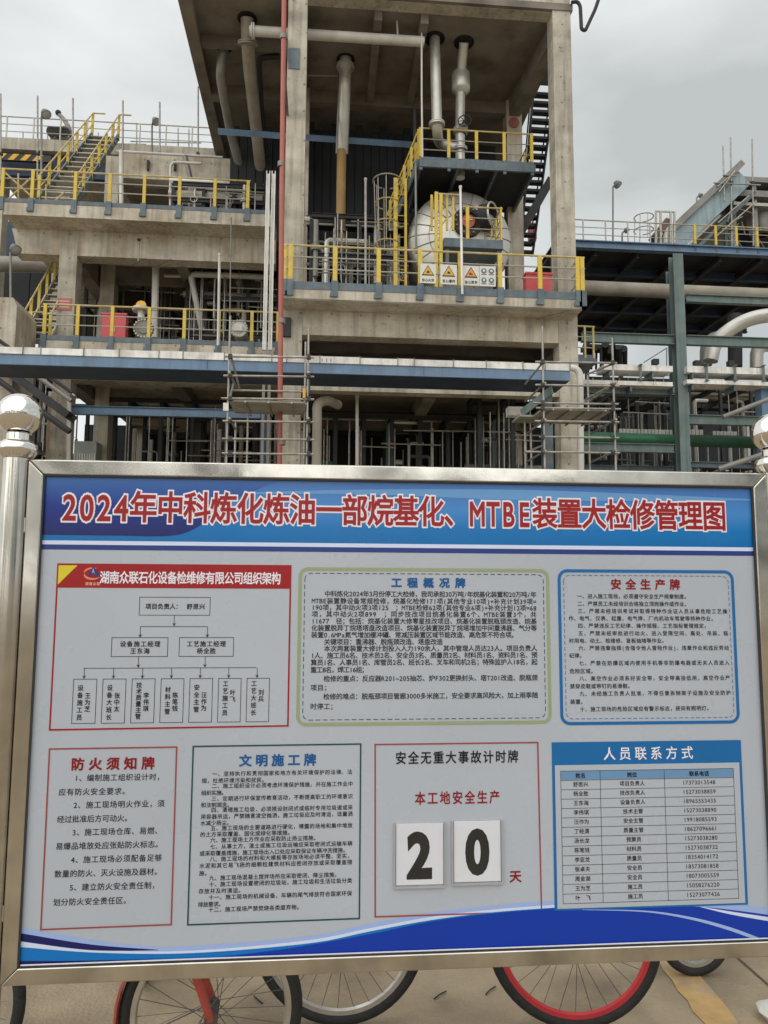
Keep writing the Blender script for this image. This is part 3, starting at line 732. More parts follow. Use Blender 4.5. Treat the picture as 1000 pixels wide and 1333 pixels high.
bx.line('工艺施工经理', 400, 508, 462, 16.5, .02, 1.4); bx.line('杨全胜', 428, 481, 481, 16.5, .02, 1.4)
for i, (a, b) in enumerate(people):
    u = 104+i*77.2; arrow(u+27, 527, 555); thinrect(u, 556, u+61, 673, 1.2)
    h = min(19.5, 100/len(a)); v0 = 614-h*len(a)/2-(5 if i > 3 else 0)+(4 if i < 2 else 0)
    for k, c in enumerate(a): bx.put(c, u+19, v0+h*(k+.5), 15.5, min(16.5, h*.98), .02, 1.4)
    for k, c in enumerate(b): bx.put(c, u+39, 600+17.5*k+(-6 if len(b) == 2 else 0), 15.5, 16.5, .02, 1.4)
bx.build('chart_lettering', 'p_black', oc); tag(bk.build('chart_lines', 'p_black', oc), kind='stuff')

# --- project overview
ov = part_rect('project_overview_panel', 'vinyl', 735, 275, 1395, 660, .4)
outline(rrect(708, 254, 1419, 682, 22), 9, 1.0, 'border', 'p_olive', ov)
outline(rrect(721, 266, 1406, 670, 18), 1.8, 1.2, 'dashed_border', 'p_black', ov, dash=(13, 7))
Text().line('工程概况牌', 957, 1186, 291, 30, .045, 1.4, lat=.56, sy=29).build('heading_lettering', 'p_title_blue', ov)
T = Text()
OV = [(777, 1385, '中科炼化2024年3月份停工大检修，我司承担30万吨/年烷基化装置和20万吨/年'), (741, 1385, 'MTBE装置静设备常规检修，烷基化检修171项(其他专业10项)+补充计划39项='),
(741, 1385, '190项，其中动火项3项125　；MTBE检修62项(其他专业6项)+补充计划12项=68'), (741, 1385, '项，其中动火2项899　；同步技改项目烷基化装置6个、MTBE装置3个，共'),
(741, 1385, '11677　径；包括：烷基化装置大修零星技改项目、烷基化装置脱瓶颈改造、烷基'), (741, 1385, '化装置脱异丁烷塔塔盘改造项目、烷基化装置脱异丁烷塔增加中间重沸器、气分等'),
(741, 1328, '装置0.6MPa氮气增加缓冲罐、常减压装置区域节能改造、高危泵不符合项。'), (777, 1112, '关键项目：重沸器、脱瓶颈改造、塔盘改造'),
(777, 1385, '本次两套装置大修计划投入人力190余人，其中管理人员达23人。项目负责人'), (741, 1385, '1人、施工员6名、技术员2名、安全员3名、质量员2名、材料员1名、资料员1名、预'),
(741, 1385, '算员1名、人事员1名、库管员2名、班长2名、叉车和司机2名；特殊监护人18名，起'), (741, 900, '重工8名，焊工16组；'),
(777, 1385, '检修的重点：反应器R201~205抽芯、炉F302更换封头、塔T201改造、脱瓶颈'), (741, 797, '项目；'), (777, 1385, '检修的难点：脱瓶颈项目管廊3000多米施工，安全要求高风险大，加上雨季随'), (741, 815, '时停工；')]
YC = [123, 150, 175, 200, 226, 252, 278, 304, 329, 355, 381, 408, 441, 474, 507, 543]
for (a, b, t), y in zip(OV, YC): T.line(t, a, b, 323+(730+.35*y-773)*2.11, 18.2, .012, 1.4)
T.build('body_lettering', 'p_black', ov)

# --- safe production
sp = part_rect('safety_rules_panel', 'vinyl', 1475, 275, 1955, 660, .4)
outline(rrect(1453, 254, 1977, 687, 24), 9, 1.0, 'border', 'p_blue', sp)
outline(rrect(1466, 267, 1964, 674, 18), 1.8, 1.2, 'dashed_border', 'p_blue', sp, dash=(11, 6))
Text().line('安全生产牌', 1600, 1822, 292, 32, .035, 1.4).build('heading_lettering', 'p_reddk', sp)
T = Text()
SP = [(1505, 1842, '一、进入施工现场，必须遵守安全生产规章制度。'), (1505, 1842, '二、严禁员工未经培训合格独立顶岗操作或作业。'), (1505, 1958, '三、严禁未经培训考试并取得特种作业证人员从事危险工艺操'),
(1478, 1922, '作、电气、仪表、起重、电气焊、厂内机动车驾驶等特种作业。'), (1505, 1900, '四、严禁违反工艺纪律、操作规程、工艺指标管理规定。'), (1505, 1958, '五、严禁未经审批进行动火、进入受限空间、高处、吊装、临'),
(1478, 1770, '时用电、动土、检维修、盲板抽堵等作业。'), (1505, 1958, '六、严禁违章指挥(含强令他人冒险作业)、违章作业和违反劳动'), (1478, 1524, '纪律。'), (1505, 1958, '七、严禁在防爆区域内使用手机等非防爆电器或无关人员进入'),
(1478, 1556, '危险区域。'), (1505, 1958, '八、高空作业必须系好安全带，安全带高挂低用，高空作业严'), (1478, 1664, '禁穿皮鞋或带钉的易滑鞋。'), (1505, 1958, '九、未经施工负责人批准，不得任意拆除架子设施及安全防护'), (1478, 1524, '装置。'), (1505, 1898, '十、施工现场的危险区域应有警示标志，夜间有照明灯。')]
YC = [168, 203, 237, 271, 305, 340, 374, 408, 442, 477, 513, 547, 582, 616, 652, 686]
for (a, b, t), y in zip(SP, YC): T.line(t, a, b, 327+(y-168)*.618, 14.8, .012, 1.4)
T.build('body_lettering', 'p_black', sp)

# --- fire notice
fp = part_rect('fire_notice_panel', 'vinyl', 55, 745, 378, 1190, .4)
outline([(50, 739), (51, 1197), (384, 1195), (383, 738)], 4, 1.0, 'border', 'p_brown', fp)
Text().line('防火须知牌', 102, 332, 779, 35, .035, 1.4, sy=34).build('heading_lettering', 'p_reddk', fp)
T = Text()
FP = [(118, 353, '1、编制施工组织设计时，'), (78, 264, '应有防火安全要求。'), (118, 357, '2、施工现场明火作业，须'), (78, 272, '经过批准后方可动火。'), (118, 353, '3、施工现场仓库、易燃、'),
(78, 355, '易爆品堆放处应张贴防火标志。'), (118, 355, '4、施工现场必须配备足够'), (78, 355, '数量的防火、灭火设施及器材。'), (118, 350, '5、建立防火安全责任制，'), (78, 278, '划分防火安全责任区。')]
YC = [250, 337, 420, 507, 590, 675, 760, 845, 930, 1018]
for (a, b, t), y in zip(FP, YC): T.line(t, a, b, 815+(y-250)*.41, 19.5, .008, 1.4)
T.build('body_lettering', 'p_black', fp)

# --- civilised construction
cv = part_rect('site_conduct_panel', 'vinyl', 432, 745, 876, 1188, .4)
outline([(427, 737), (427, 1197), (882, 1195), (882, 736)], 4, 1.0, 'border', 'p_green', cv)
Text().line('文明施工牌', 546, 765, 776, 34, .035, 1.4, sy=33).build('heading_lettering', 'p_title_blue', cv)
T = Text()
CV = [(479, 860, '一、坚持执行和贯彻国家和地方有关环境保护的法律、法'), (452, 628, '规，杜绝环境污染和扰民。'), (479, 862, '二、施工组织设计必须考虑环境保护措施，并在施工作业中'), (452, 520, '组织实施。'), (479, 862, '三、定期进行环保宣传教育活动，不断提高职工的环境意识'),
(452, 536, '和法制观念。'), (479, 862, '四、清理施工垃圾，必须搭设封闭式或临时专用垃圾道或采'), (452, 862, '用容器吊运，严禁随意凌空抛洒，施工垃圾应及时清运，适量洒'), (452, 536, '水减少扬尘。'), (479, 862, '五、施工现场的主要道路进行硬化，裸露的场地和集中堆放'),
(452, 700, '的土方采取覆盖、固化或绿化等措施。'), (479, 770, '六、施工现场土方作业应采取防止扬尘措施。'), (479, 862, '七、从事土方，渣土或施工垃圾运输应采取密闭式运输车辆'), (452, 850, '或采取覆盖措施，施工现场出入口处应采取保证车辆冲洗措施。'), (479, 862, '八、施工现场的材料和大模板等存放场地必须平整、坚实，'),
(452, 862, '水泥和其它易飞扬的细颗粒建筑材料应密闭存放或采取覆盖措'), (452, 482, '施。'), (479, 828, '九、施工现场混凝土搅拌场所应采取密闭、降尘措施。'), (479, 862, '十、施工现场设置密闭的垃圾站，施工垃圾和生活垃圾分类'), (452, 572, '存放并及时清运。'), (479, 862, '十一、施工现场的机械设备、车辆的尾气排放符合国家环保'), (452, 520, '排放要求。'), (479, 728, '十二、施工现场严禁焚烧各类废弃物。')]
YC = [193, 230, 260, 297, 330, 364, 392, 428, 463, 492, 525, 557, 592, 628, 660, 695, 735, 762, 796, 832, 866, 903, 932]
for (a, b, t), y in zip(CV, YC): T.line(t, a, b, 810+(y-193)*.474, 14.0, .012, 1.4)
T.build('body_lettering', 'p_black', cv)

# --- day counter
dc = part_rect('day_counter_panel', 'vinyl', 930, 745, 1376, 1186, .4)
outline([(922, 738), (925, 1192), (1385, 1192), (1382, 738)], 4, 1.0, 'border', 'p_brown', dc)
Text().line('安全无重大事故计时牌', 976, 1328, 775, 31, .02, 1.4, sy=36).build('heading_lettering', 'p_black', dc)
Text().line('本工地安全生产', 1030, 1274, 884, 30, .02, 1.4, sy=37).build('red_lettering', 'p_reddk', dc)
Text().line('天', 1296, 1330, 1097, 34, .028, 1.4).build('red_lettering', 'p_reddk', dc)

# --- contact table
ct = part_rect('contact_table_panel', 'p_blue', 1422, 738, 1981, 1191, 1.6)
rect(1430, 801, 1973, 1186, 2.0, 'table_sheet', 'vinyl', ct)
rect(1446, 817, 1954, 841, 2.3, 'table_head', 'p_tabhead', ct)
Text().line('人员联系方式', 1566, 1841, 771, 36, .012, 2.4, sy=38).build('heading_lettering', 'p_white', ct)
bk = MB(); n = 14
for i in range(n+1): v = 817+i*(1173-817)/n; thinline(1446, v, 1954, v, 2.6, 1.2)
for u in (1446, 1560, 1748, 1954): thinline(u, 817, u, 1173, 2.7, 1.2)
tag(bk.build('table_lines', 'p_black', ct), kind='stuff')
rows = [('姓名', '岗位', '联系电话'), ('舒思兴', '项目负责人', '17373013548'), ('杨全胜', '技改负责人', '15273038859'), ('王东海', '设备负责人', '18965553435'), ('李伟琪', '技术主管', '15273038890'),
('汪作为', '安全主管', '19918085593'), ('丁经渭', '质量主管', '18627096661'), ('汤长龙', '预算员', '15273038280'), ('陈笔钱', '材料员', '15273038732'), ('李亚龙', '质量员', '18354014172'), ('张卓夫', '安全员', '18573081858'), ('周金湖', '安全员', '18073005559'), ('王为芝', '施工员', '15058276220'), ('叶　飞', '施工员', '15273077426')]
T = Text()
for i, (a, b, c) in enumerate(rows):
    v = 817+(i+.5)*(1173-817)/n-(0 if i == 0 else 1.5)
    T.line(a, 1503-len(a)*7.4, 1503+len(a)*7.4, v, 14.5, .012 if i else .03, 2.8)
    T.line(b, 1653-len(b)*7.4, 1653+len(b)*7.4, v, 14.5, .012 if i else .03, 2.8)
    if i: T.line(c, 1800, 1899, v, 16, .004, 2.8, lat=.56)
    else: T.line(c, 1821, 1881, v, 14.5, .03, 2.8)
T.build('table_lettering', 'p_black', ct)

# --- the two loose digit cards in their clear pockets (they lift out)
def digit_card(ch, u0, v0, u1, v1, du0, dv0, du1, dv1, label):
    p = S(u0, v1)
    t = thing('number_card', label, 'number card', (p[0], SY, p[2]), 0, 'digit cards of the day counter')
    a, b = S(u0+7, v0+2), S(u1-5, v1-8)
    MB().box(a[0], b[0], SY-.0042, SY-.0022, b[2], a[2]).build('card', 'card', t)
    vs, fs = glyph(ch, .05); xs = [x for x, y in vs]; ys = [y for x, y in vs]
    lx, hx, ly, hy = min(xs), max(xs), min(ys), max(ys); mb = MB()
    mb.v = [S(du0+(x-lx)/(hx-lx)*(du1-du0), dv1-(y-ly)/(hy-ly)*(dv1-dv0), 4.6) for x, y in vs]; mb.f = list(fs)
    mb.build('digit', 'p_black', t, smooth=False)
    mb = MB()
    for c in ((u0, v0, u0+4, v1), (u1-3, v0, u1, v1), (u0+4, v1-5, u1-3, v1)):
        a, b = S(c[0], c[1]), S(c[2], c[3]); mb.box(a[0], b[0], SY-.0085, SY-.0018, b[2], a[2])
    mb.build('pocket_rim', 'acrylic_edge', t)
    a, b = S(u0+4, v0), S(u1-3, v1-5); MB().box(a[0], b[0], SY-.0078, SY-.0066, b[2], a[2]).build('pocket_front', 'clear', t)
digit_card('2', 974, 948, 1116, 1119, 1010, 971, 1080, 1097, 'left of the two digit cards, reading 2, below the red line of characters')
digit_card('0', 1134, 945, 1276, 1115, 1172, 966, 1240, 1092, 'right of the two digit cards, reading 0, beside the small red character')

# ================================================================== THE PLANT: everything that stands on or behind the concrete frames
def P_(px, py, Y): return at(px, py, Y=Y)
def pipe_thing(name, label, cat, pts, r, m, n=12, bend=.25, group=None, flanges=()):
    """a pipe run; pts are (px, py, Y)"""
    q = [P_(*p) if len(p) == 3 else V(p[:3]) for p in pts]
    t = thing(name, label, cat, q[0], 0, group)
    MB().pipe(q, r, n, bend=bend).build('pipe_run', m, t)
    for f in flanges:
        i, k = int(f), f-int(f); c = q[i]+(q[i+1]-q[i])*k; d = (q[i+1]-q[i]).normalized()
        MB().pipe([c-d*.05, c-d*.008], r*1.55, n).build('flange', m if m != 'orangepipe' else 'greypipe', t)
        MB().pipe([c+d*.008, c+d*.05], r*1.55, n).build('flange', m if m != 'orangepipe' else 'greypipe', t)
    return t

# ---- pipes of the tower
SY_ = lambda px, py: at(px, py, Z=zs-.01).y
pipe_thing('hanging_pipe', 'grey pipe dropping from the left hole in the high soffit, curving at its top', 'pipe', [(292, 60, SY_(292, 60)), (290, 72, SY_(292, 60)+.1), (287, 98, 23.4), (300, 170, 25.4), (318, 240, 27.0), (327, 280, 27.6)], .17, 'greypipe', bend=.5)
pipe_thing('hanging_pipe', 'thicker brownish pipe beside the white crosspipe, hanging from the soffit', 'pipe', [(322, 24, SY_(322, 24)), (323, 60, 22.2), (325, 90, 23), (334, 170, 25.2), (341, 236, 26.8), (346, 285, 27.6)], .21, 'dullpipe', bend=.5, flanges=(.9,))
pipe_thing('hanging_pipe', 'thin black bent pipe between the brown pipe and the tower column', 'pipe', [(364, 73, 23.2), (337, 75, 23.2), (341, 150, 25), (350, 225, 26.8), (354, 285, 27.8)], .09, 'dark', bend=.2)
t = pipe_thing('crosspipe', 'long white horizontal pipe running behind the front left column near the top', 'pipe', [(325, 40, 21.7), (552, 54.5, 21.7)], .155, 'whitepipe', flanges=(.02,))
t = pipe_thing('thin_bracket_pipe', 'thin pale pipe hoop rising from the end of the white crosspipe to the steel deck', 'pipe', [(518, 48, 21.6), (516, 11, 21.6), (549, 13, 21.6), (549, 120, 21.6), (550, 205, 21.6)], .03, 'whitepipe', n=8, bend=.03)
pipe_thing('fire_riser', 'tall slim red pipe climbing the full height beside the front left column', 'pipe', [(371, -60, 17.55), (370, 0, 17.55), (367, 250, 17.55), (364, 612, 17.55), (at(364, 612, Y=17.55).x, 17.55, 0)][:4], .062, 'red', bend=0)
for o in [x for x in COL.objects if x.name.startswith('fire_riser')]:
    q = at(364, 612, Y=17.55); MB().pipe([(q.x, 17.55, q.z), (q.x, 17.55, 0)], .062, 10).build('lower_pipe', 'red', o)
    for (a, b) in ((366, 48), (363, 214), (364, 418), (364, 576)):
        c = P_(a+3, b, 17.55); MB().lathe(c, (0, 0, 1), [(.07, -.06), (.085, -.06), (.085, .06), (.07, .06)], 12).build('pipe_clamp', 'greypipe', o)
    c = P_(366, 48, 17.6); MB().box(c.x, c.x+.06, 17.6, TY-HW-.03, c.z-.04, c.z+.04).build('clamp_arm', 'steelblue', o)
pipe_thing('insulated_pipe', 'upright pipe cased in pale ribbed cladding behind the middle of the tower', 'pipe', [(450, 77, SY_(450, 77)), (449, 110, SY_(450, 77)), (446, 200, 24.4)], .20, 'alu', flanges=(.3,))
pipe_thing('ochre_pipe', 'ochre coloured upright pipe below the ribbed cladding, above the deck rail', 'pipe', [(445, 196, 24.3), (444, 260, 24.3), (443, 330, 24.3)], .165, 'orangepipe', flanges=(1.6,))
pipe_thing('instrument_line', 'thin horizontal line from the tower column to the cased pipe', 'pipe', [(397, 98, 23.8), (440, 99, 23.8), (441, 118, 23.8), (438, 200, 23.8)], .03, 'greypipe', n=8, bend=.05)
pipe_thing('vapour_pipe', 'pale upright pipe with elbow, left of the one with the bulging joint', 'pipe', [(566, 50, SY_(566, 50)), (569, 168, SY_(566, 50)), (571, 188, 23.1), (600, 194, 23.0)], .17, 'alu', bend=.35, flanges=(.95,))
t = pipe_thing('vapour_pipe', 'upright pale pipe with a bulging joint and a handwheel valve below it', 'pipe', [(604, 55, SY_(604, 55)), (600, 100, 23.0), (599, 150, 23.0), (599, 232, 23.0)], .16, 'alu', bend=0, flanges=(2.25, 2.55))
c = P_(600, 107, 23.0); MB().lathe(c, (0, 0, 1), [(.16, -.42), (.28, -.32), (.31, -.28), (.31, .26), (.28, .32), (.16, .34)], 20).build('expansion_joint', 'alu', t)
c = P_(605, 157, 22.6); MB().torus(c, (-.25, -1, .1), .21, .02, 24, 6).build('handwheel_rim', 'dark', t)
for a in range(4):
    d = V((math.cos(a*math.pi/4), -.25*math.cos(a*math.pi/4), math.sin(a*math.pi/4))); MB().pipe([c-d*.19, c+d*.19], .012, 5).build('handwheel_spoke', 'dark', t)
MB().pipe([c+V((0, -.03, 0)), c+V((-.1, .4, 0))], .03, 8).build('valve_stem', 'dark', t)
MB().lathe(P_(600, 170, 22.98), (0, 0, 1), [(.17, -.15), (.24, -.1), (.24, .1), (.17, .15)], 14).build('valve_body', 'dullpipe', t)
pipe_thing('crosspipe', 'dull blue steel bar crossing behind the hanging pipes below the soffit', 'pipe', [(284, 171, 24.4), (400, 179, 24.4), (545, 189, 24.4)], .12, 'blue', n=4, bend=0)
for k, (a, b, c_, lab) in enumerate(((349.5, 227, 20.6, 'left of the two tall white trunking strips beside the red pipe'), (356.5, 227, 20.7, 'right of the two tall white trunking strips beside the red pipe'))):
    p = P_(a, b, c_); q = P_(a-1, 456, c_); t = thing('trunking', lab, 'trunking', (p.x, c_, q.z), 0, 'white trunking strips')
    MB().box(p.x-.05, p.x+.05, c_-.04, c_+.04, q.z, p.z).build('strip', 'whitepipe', t)
    for dx in (-.045, .045): MB().box(p.x+dx-.012, p.x+dx+.012, c_-.055, c_-.042, q.z, p.z+.08).build('flange_edge', 'white', t)
    MB().box(p.x-.04, p.x+.04, c_-.02, c_+.02, 0, q.z).build('foot', 'greypipe', t)
# slim poles tied to the rail
def pole(label, px0, py0, px1, py1, Y, r, m, cat='pole', name='thin_pole', ground=False):
    a, b = P_(px0, py0, Y), P_(px1, py1, Y); t = thing(name, label, cat, b)
    MB().pipe([a, b], r, 8).build('tube', m, t); MB().lathe(a, (0, 0, 1), [(.001, .03), (r*1.3, .02), (r*1.3, -.05), (r, -.05)], 8).build('cap', m, t); return t
pole('slim white pole rising from the deck in front of the big vessel', 599.5, 243, 602, 383, 19.85, .035, 'white')
pole('slim grey pole left of the big vessel', 541, 210, 542, 330, 22, .035, 'greypipe')
pole('scaffold tube standing alone by the caged ladder', 476, 233, 476, 372, 22.2, .04, 'scaf')
pole('pale pole in front of the lower left railing', 286, 331, 284, 450, 23.4, .045, 'whitepipe')
pole('thin line dropping from the upper left deck', 301, 284, 299, 450, 24.2, .022, 'greypipe')
pole('white post standing on the deck below the soffit', 203, 345, 201, 440, 26.8, .13, 'whitepipe')

# ---- big horizontal vessel with insulated dished end
vc = P_(599, 314, 23.6); VR = 1.74
ves = thing('insulated_vessel', 'big horizontal vessel with silver insulated round end and manway, on the tower deck', 'vessel', (vc.x, 23.6, vc.z-VR))
for i in range(24):       # cladding sectors of the dished end, each a lapped sheet
    a0 = 2*math.pi*i/24; e = .004*(i % 2)
    prof = [(.46+.0*j, -.50-e) if j == 0 else (VR*math.sin(math.pi/2*(.28+.72*j/7))+e, -.52*math.cos(math.pi/2*(.28+.72*j/7))-e) for j in range(8)]
    MB().lathe(vc, (0, 1, 0), prof, 3, a0-.006, a0+2*math.pi/24+.006).build('cladding_sheet', 'alu', ves)
for i in range(24):
    a = 2*math.pi*i/24; dv = V((math.cos(a), 0, math.sin(a)))
    MB().pipe([vc+dv*(VR*math.sin(math.pi/2*q_))+V((0, -.52*math.cos(math.pi/2*q_)-.012, 0)) for q_ in (.3, .45, .6, .75, .88, 1.0)], .016, 4).build('cladding_seam', 'greypipe', ves)
MB().lathe(vc+V((0, 0, 0)), (0, 1, 0), [(.001, -.475), (.5, -.47), (.8, -.42)], 24).build('dish_cap', 'alu', ves)
for j in range(7):
    MB().lathe(vc, (0, 1, 0), [(VR+.004*(j % 2), .01+j*.9), (VR+.004*(j % 2), .91+j*.9)], 40).build('shell_band', 'alu', ves)
    MB().torus(vc+V((0, .91+j*.9, 0)), (0, 1, 0), VR+.012, .014, 40, 5).build('band_strap', 'greypipe', ves)
for rr, off in ((.75, -.47), (1.12, -.40), (1.42, -.27)):
    MB().torus(vc+V((0, off-.012, 0)), (0, 1, 0), rr, .009, 40, 4).build('rib_wire', 'greypipe', ves)
mc = P_(609, 290, 23.1)
MB().lathe(mc, (0, -1, 0), [(.5, -.12), (.5, .1), (.34, .1), (.34, .02), (.001, .02)], 28).build('manway_ring', mat('dark rusty steel', (.045, .028, .022), .7, var=.3), ves)
for i in range(16):
    a = i*math.pi/8; MB().pipe([mc+V((1*.42*math.cos(a), -.1, .42*math.sin(a))), mc+V((.42*math.cos(a), -.17, .42*math.sin(a)))], .028, 6).build('manway_bolt', 'greypipe', ves)
MB().lathe(mc, (0, -1, 0), [(.22, .03), (.22, .12), (.001, .12)], 20).build('manway_cover', mat('red cover', (.40, .10, .06), .6), ves)
tri = [(-.15, .02), (.15, .02), (0, .2)]
MB().prism([(mc.x+a, mc.z+b) for a, b in tri], 'y', mc.y-.145, mc.y-.125).build('manway_mark', 'signyellow', ves)
nc = P_(640, 281, 22.9); nd = V((.78, -.62, 0))
MB().lathe(nc, nd, [(.44, -.3), (.44, .06), (.39, .06), (.39, -.2), (.001, -.2)], 28).build('side_nozzle', 'dark', ves)
MB().torus(nc+nd*.06, nd, .42, .035, 28, 6).build('nozzle_rim', 'alu', ves)
for y in (24.2, 27.5): MB().box(vc.x-1.1, vc.x+1.1, y, y+.35, zc+.002, vc.z-VR*.72).build('saddle', 'concrete_pale', ves)
# ---- small steel access deck with yellow rails in front of the manway
ad = thing('manway_access_deck', 'small blue steel deck with yellow rails in front of the vessel manway', 'access platform', P_(616, 320, 21.9))
a, b = P_(578, 309, 21.6), P_(655, 316, 21.6); zd = P_(616, 311, 21.6).z
MB().box(a.x, b.x, 21.6, 23.0, zd-.28, zd).build('deck_frame', 'steelblue', ad)
MB().box(a.x+.06, b.x-.06, 21.66, 22.94, zd+.002, zd+.03).build('deck_grating', 'dark', ad)
for x in (a.x+.12, b.x-.12):
    for y in (21.75, 22.8): MB().beam((x, y, zc), (x, y, zd-.282), .1, .1, (0, 1, 0)).build('deck_leg', 'steelblue', ad)
    MB().beam((x, 21.7, zd-1.0), (x, 22.8, zd-.3), .05, .05).build('deck_brace', 'steelblue', ad)
railing(ad, (b.x-.05, 21.65, zd), (b.x-.05, 22.9, zd), step=.6, clip=False, pw=.1)
railing(ad, (a.x+.75, 21.65, zd), (b.x-.05, 21.65, zd), step=1.5, clip=False, pw=.1, toe=False, last=False)
MB().pipe([P_(567, 252, 21.3), P_(600, 254, 21.5)], .028, 6).build('top_rail', 'yrail', ad)
for k, (u, v0, v1) in enumerate(((568, 250, 384), (574, 252, 384))): 
    MB().beam(P_(u, v1, 21.2), P_(u, v0, 21.2), .1, .06, (0, 1, 0)).build('ladder_stile', 'yellow', ad)
for k in range(13):
    y = 262+k*9.5; MB().pipe([P_(568, y, 21.2), P_(574, y+.4, 21.2)], .018, 5).build('ladder_rung', 'yellow', ad)
for u in (562, 582, 590): MB().beam(P_(u, 300, 21.5), P_(u, 254, 21.5), .07, .05, (0, 1, 0)).build('cage_bar', 'yellow', ad)

# ---- steel platform high in the tower
hp = thing('steel_platform', 'blue grey steel platform with yellow rails above the big vessel', 'platform', P_(620, 222, 22.4))
a, b = P_(546, 206, 22.4), P_(697, 219, 22.4); zh = (P_(620, 211, 22.4)).z; ze = P_(620, 221, 22.4).z
MB().beam((a.x, 22.4, (zh+ze)/2), (b.x, 22.4, (zh+ze)/2), .08, zh-ze).build('front_channel', 'steelblue', hp)
for x in (a.x+.04, (a.x*2+b.x)/3, (a.x+b.x*2)/3, b.x-.04): MB().beam((x, 22.44, (zh+ze)/2-.002), (x, 25.4, (zh+ze)/2-.002), .08, (zh-ze)*.9).build('side_channel', 'steelblue', hp)
MB().box(a.x, b.x, 22.45, 25.45, zh-.03, zh+.0).build('grating', 'dark', hp)
railing(hp, (a.x+.05, 22.45, zh), (b.x-.1, 22.45, zh), n=4, pw=.1, h=1.1)
railing(hp, (b.x-.06, 22.5, zh), (b.x-.06, 25.3, zh), n=3, clip=False, h=1.1, pw=.1, first=False)
for x in (a.x+.2, b.x-.2):
    MB().beam((x, 25.2, zh+.0), (x, 25.2, zs-.05), .1, .1, (0, 1, 0)).build('hanger', 'steelblue', hp)
    MB().beam((x, 25.3, zc), (x, 25.3, ze-.005), .12, .12, (0, 1, 0)).build('platform_leg', 'dark', hp)
# stair dropping left from it
st = thing('yellow_stair', 'steep steel stair with yellow rails dropping left from the high steel platform', 'stair', P_(520, 320, 22.8))
s0, s1 = P_(545, 208, 22.6), P_(508, 300, 23.6)
for dy in (0, .75):
    A, B = s0+V((0, dy, 0)), s1+V((0, dy, 0))
    MB().beam(A, B, .05, .2).build('stringer', 'steelblue', st)
    MB().pipe([A+V((0, 0, 1.05)), B+V((0, 0, 1.05))], .028, 6).build('handrail', 'yellow', st)
    MB().pipe([A+V((0, 0, .55)), B+V((0, 0, .55))], .02, 6).build('mid_rail', 'yrail', st)
    for k in range(5):
        q = A+(B-A)*(k/4); MB().beam(q, q+V((0, 0, 1.05)), .09, .05, (0, 1, 0)).build('rail_post', 'yellow', st)
for k in range(11):
    q = s0+(s1-s0)*((k+.5)/11); MB().box(q.x-.12, q.x+.12, q.y+.03, q.y+.72, q.z-.015, q.z+.015).build('tread', 'dark', st)
# caged ladder
cl = thing('caged_ladder', 'yellow ladder with a round safety cage left of the vessel', 'ladder', P_(516, 330, 22.6))
lc = P_(504, 300, 22.7)
l0, l1 = P_(517, 232, 22.9), P_(517, 372, 22.9)
for dx in (-.05, .28): MB().beam(l1+V((dx, 0, 0)), l0+V((dx, 0, 0)), .13 if dx < 0 else .08, .06, (0, 1, 0)).build('stile', 'yellow', cl)
for k in range(10): q = l1+(l0-l1)*((k+.5)/10); MB().pipe([q+V((-.05, 0, 0)), q+V((.28, 0, 0))], .016, 5).build('rung', 'yellow', cl)
for i, yy in enumerate((236, 265, 292, 318)):
    c = P_(504, yy, 22.7); r = .38 if i else .46
    MB().torus((c.x, c.y, c.z), (0, 0, 1), r, .022, 24, 6, a0=.3, a1=2*math.pi-.3).build('cage_hoop', 'yrail' if i else 'rail', cl)
for k in range(5):
    a = math.pi*(.55+.9*k/4)
    MB().pipe([(P_(504, 236, 22.7)+V((.42*math.cos(a), .42*math.sin(a), 0))), (P_(504, 320, 22.7)+V((.36*math.cos(a), .36*math.sin(a), 0)))], .014, 5).build('cage_strap', 'rail', cl)

# ---- stair at the right of the tower
rs = thing('dark_stair_tower', 'dark open-tread stair rising behind the front right column', 'stair', P_(690, 330, 27))
tr = []
for k in range(19):
    t_ = k/18; y = 326-t_*206; xl_ = 677+t_*18; Y = 27.2-1.2*t_
    a, b = P_(xl_, y, Y), P_(693+t_*30, y+1, Y); tr.append((a, b))
    MB().box(a.x, b.x, Y, Y+.26, a.z-.07, a.z+.03).build('tread', 'dark', rs)
for j in (0, 1):
    MB().beam(tr[0][j]-V((0, 0, .2)), tr[-1][j]+V((0, 0, .3)), .05, .24, (0, 1, 0)).build('stringer', 'dark', rs)
    MB().pipe([tr[0][j]+V((0, 0, .9)), tr[-1][j]+V((0, 0, 1.3))], .03, 6).build('handrail', 'dark', rs)
a, b = P_(690, 112, 26), P_(722, 112, 26)
MB().box(a.x, b.x, 25.0, 26.2, a.z+.2, a.z+.9).build('landing', 'steelblue', rs)
MB().ibeam(P_(716, 236, 25.6), P_(652, 348, 25.6), .3, .42, .05, (0, 1, 0)).build('diagonal_brace', 'dark', rs)
for px in (678, 722): q = P_(px, 330, 27); MB().beam((q.x, 27.3, 0), (q.x, 27.3, q.z), .15, .15, (0, 1, 0)).build('stair_leg', 'dark', rs)

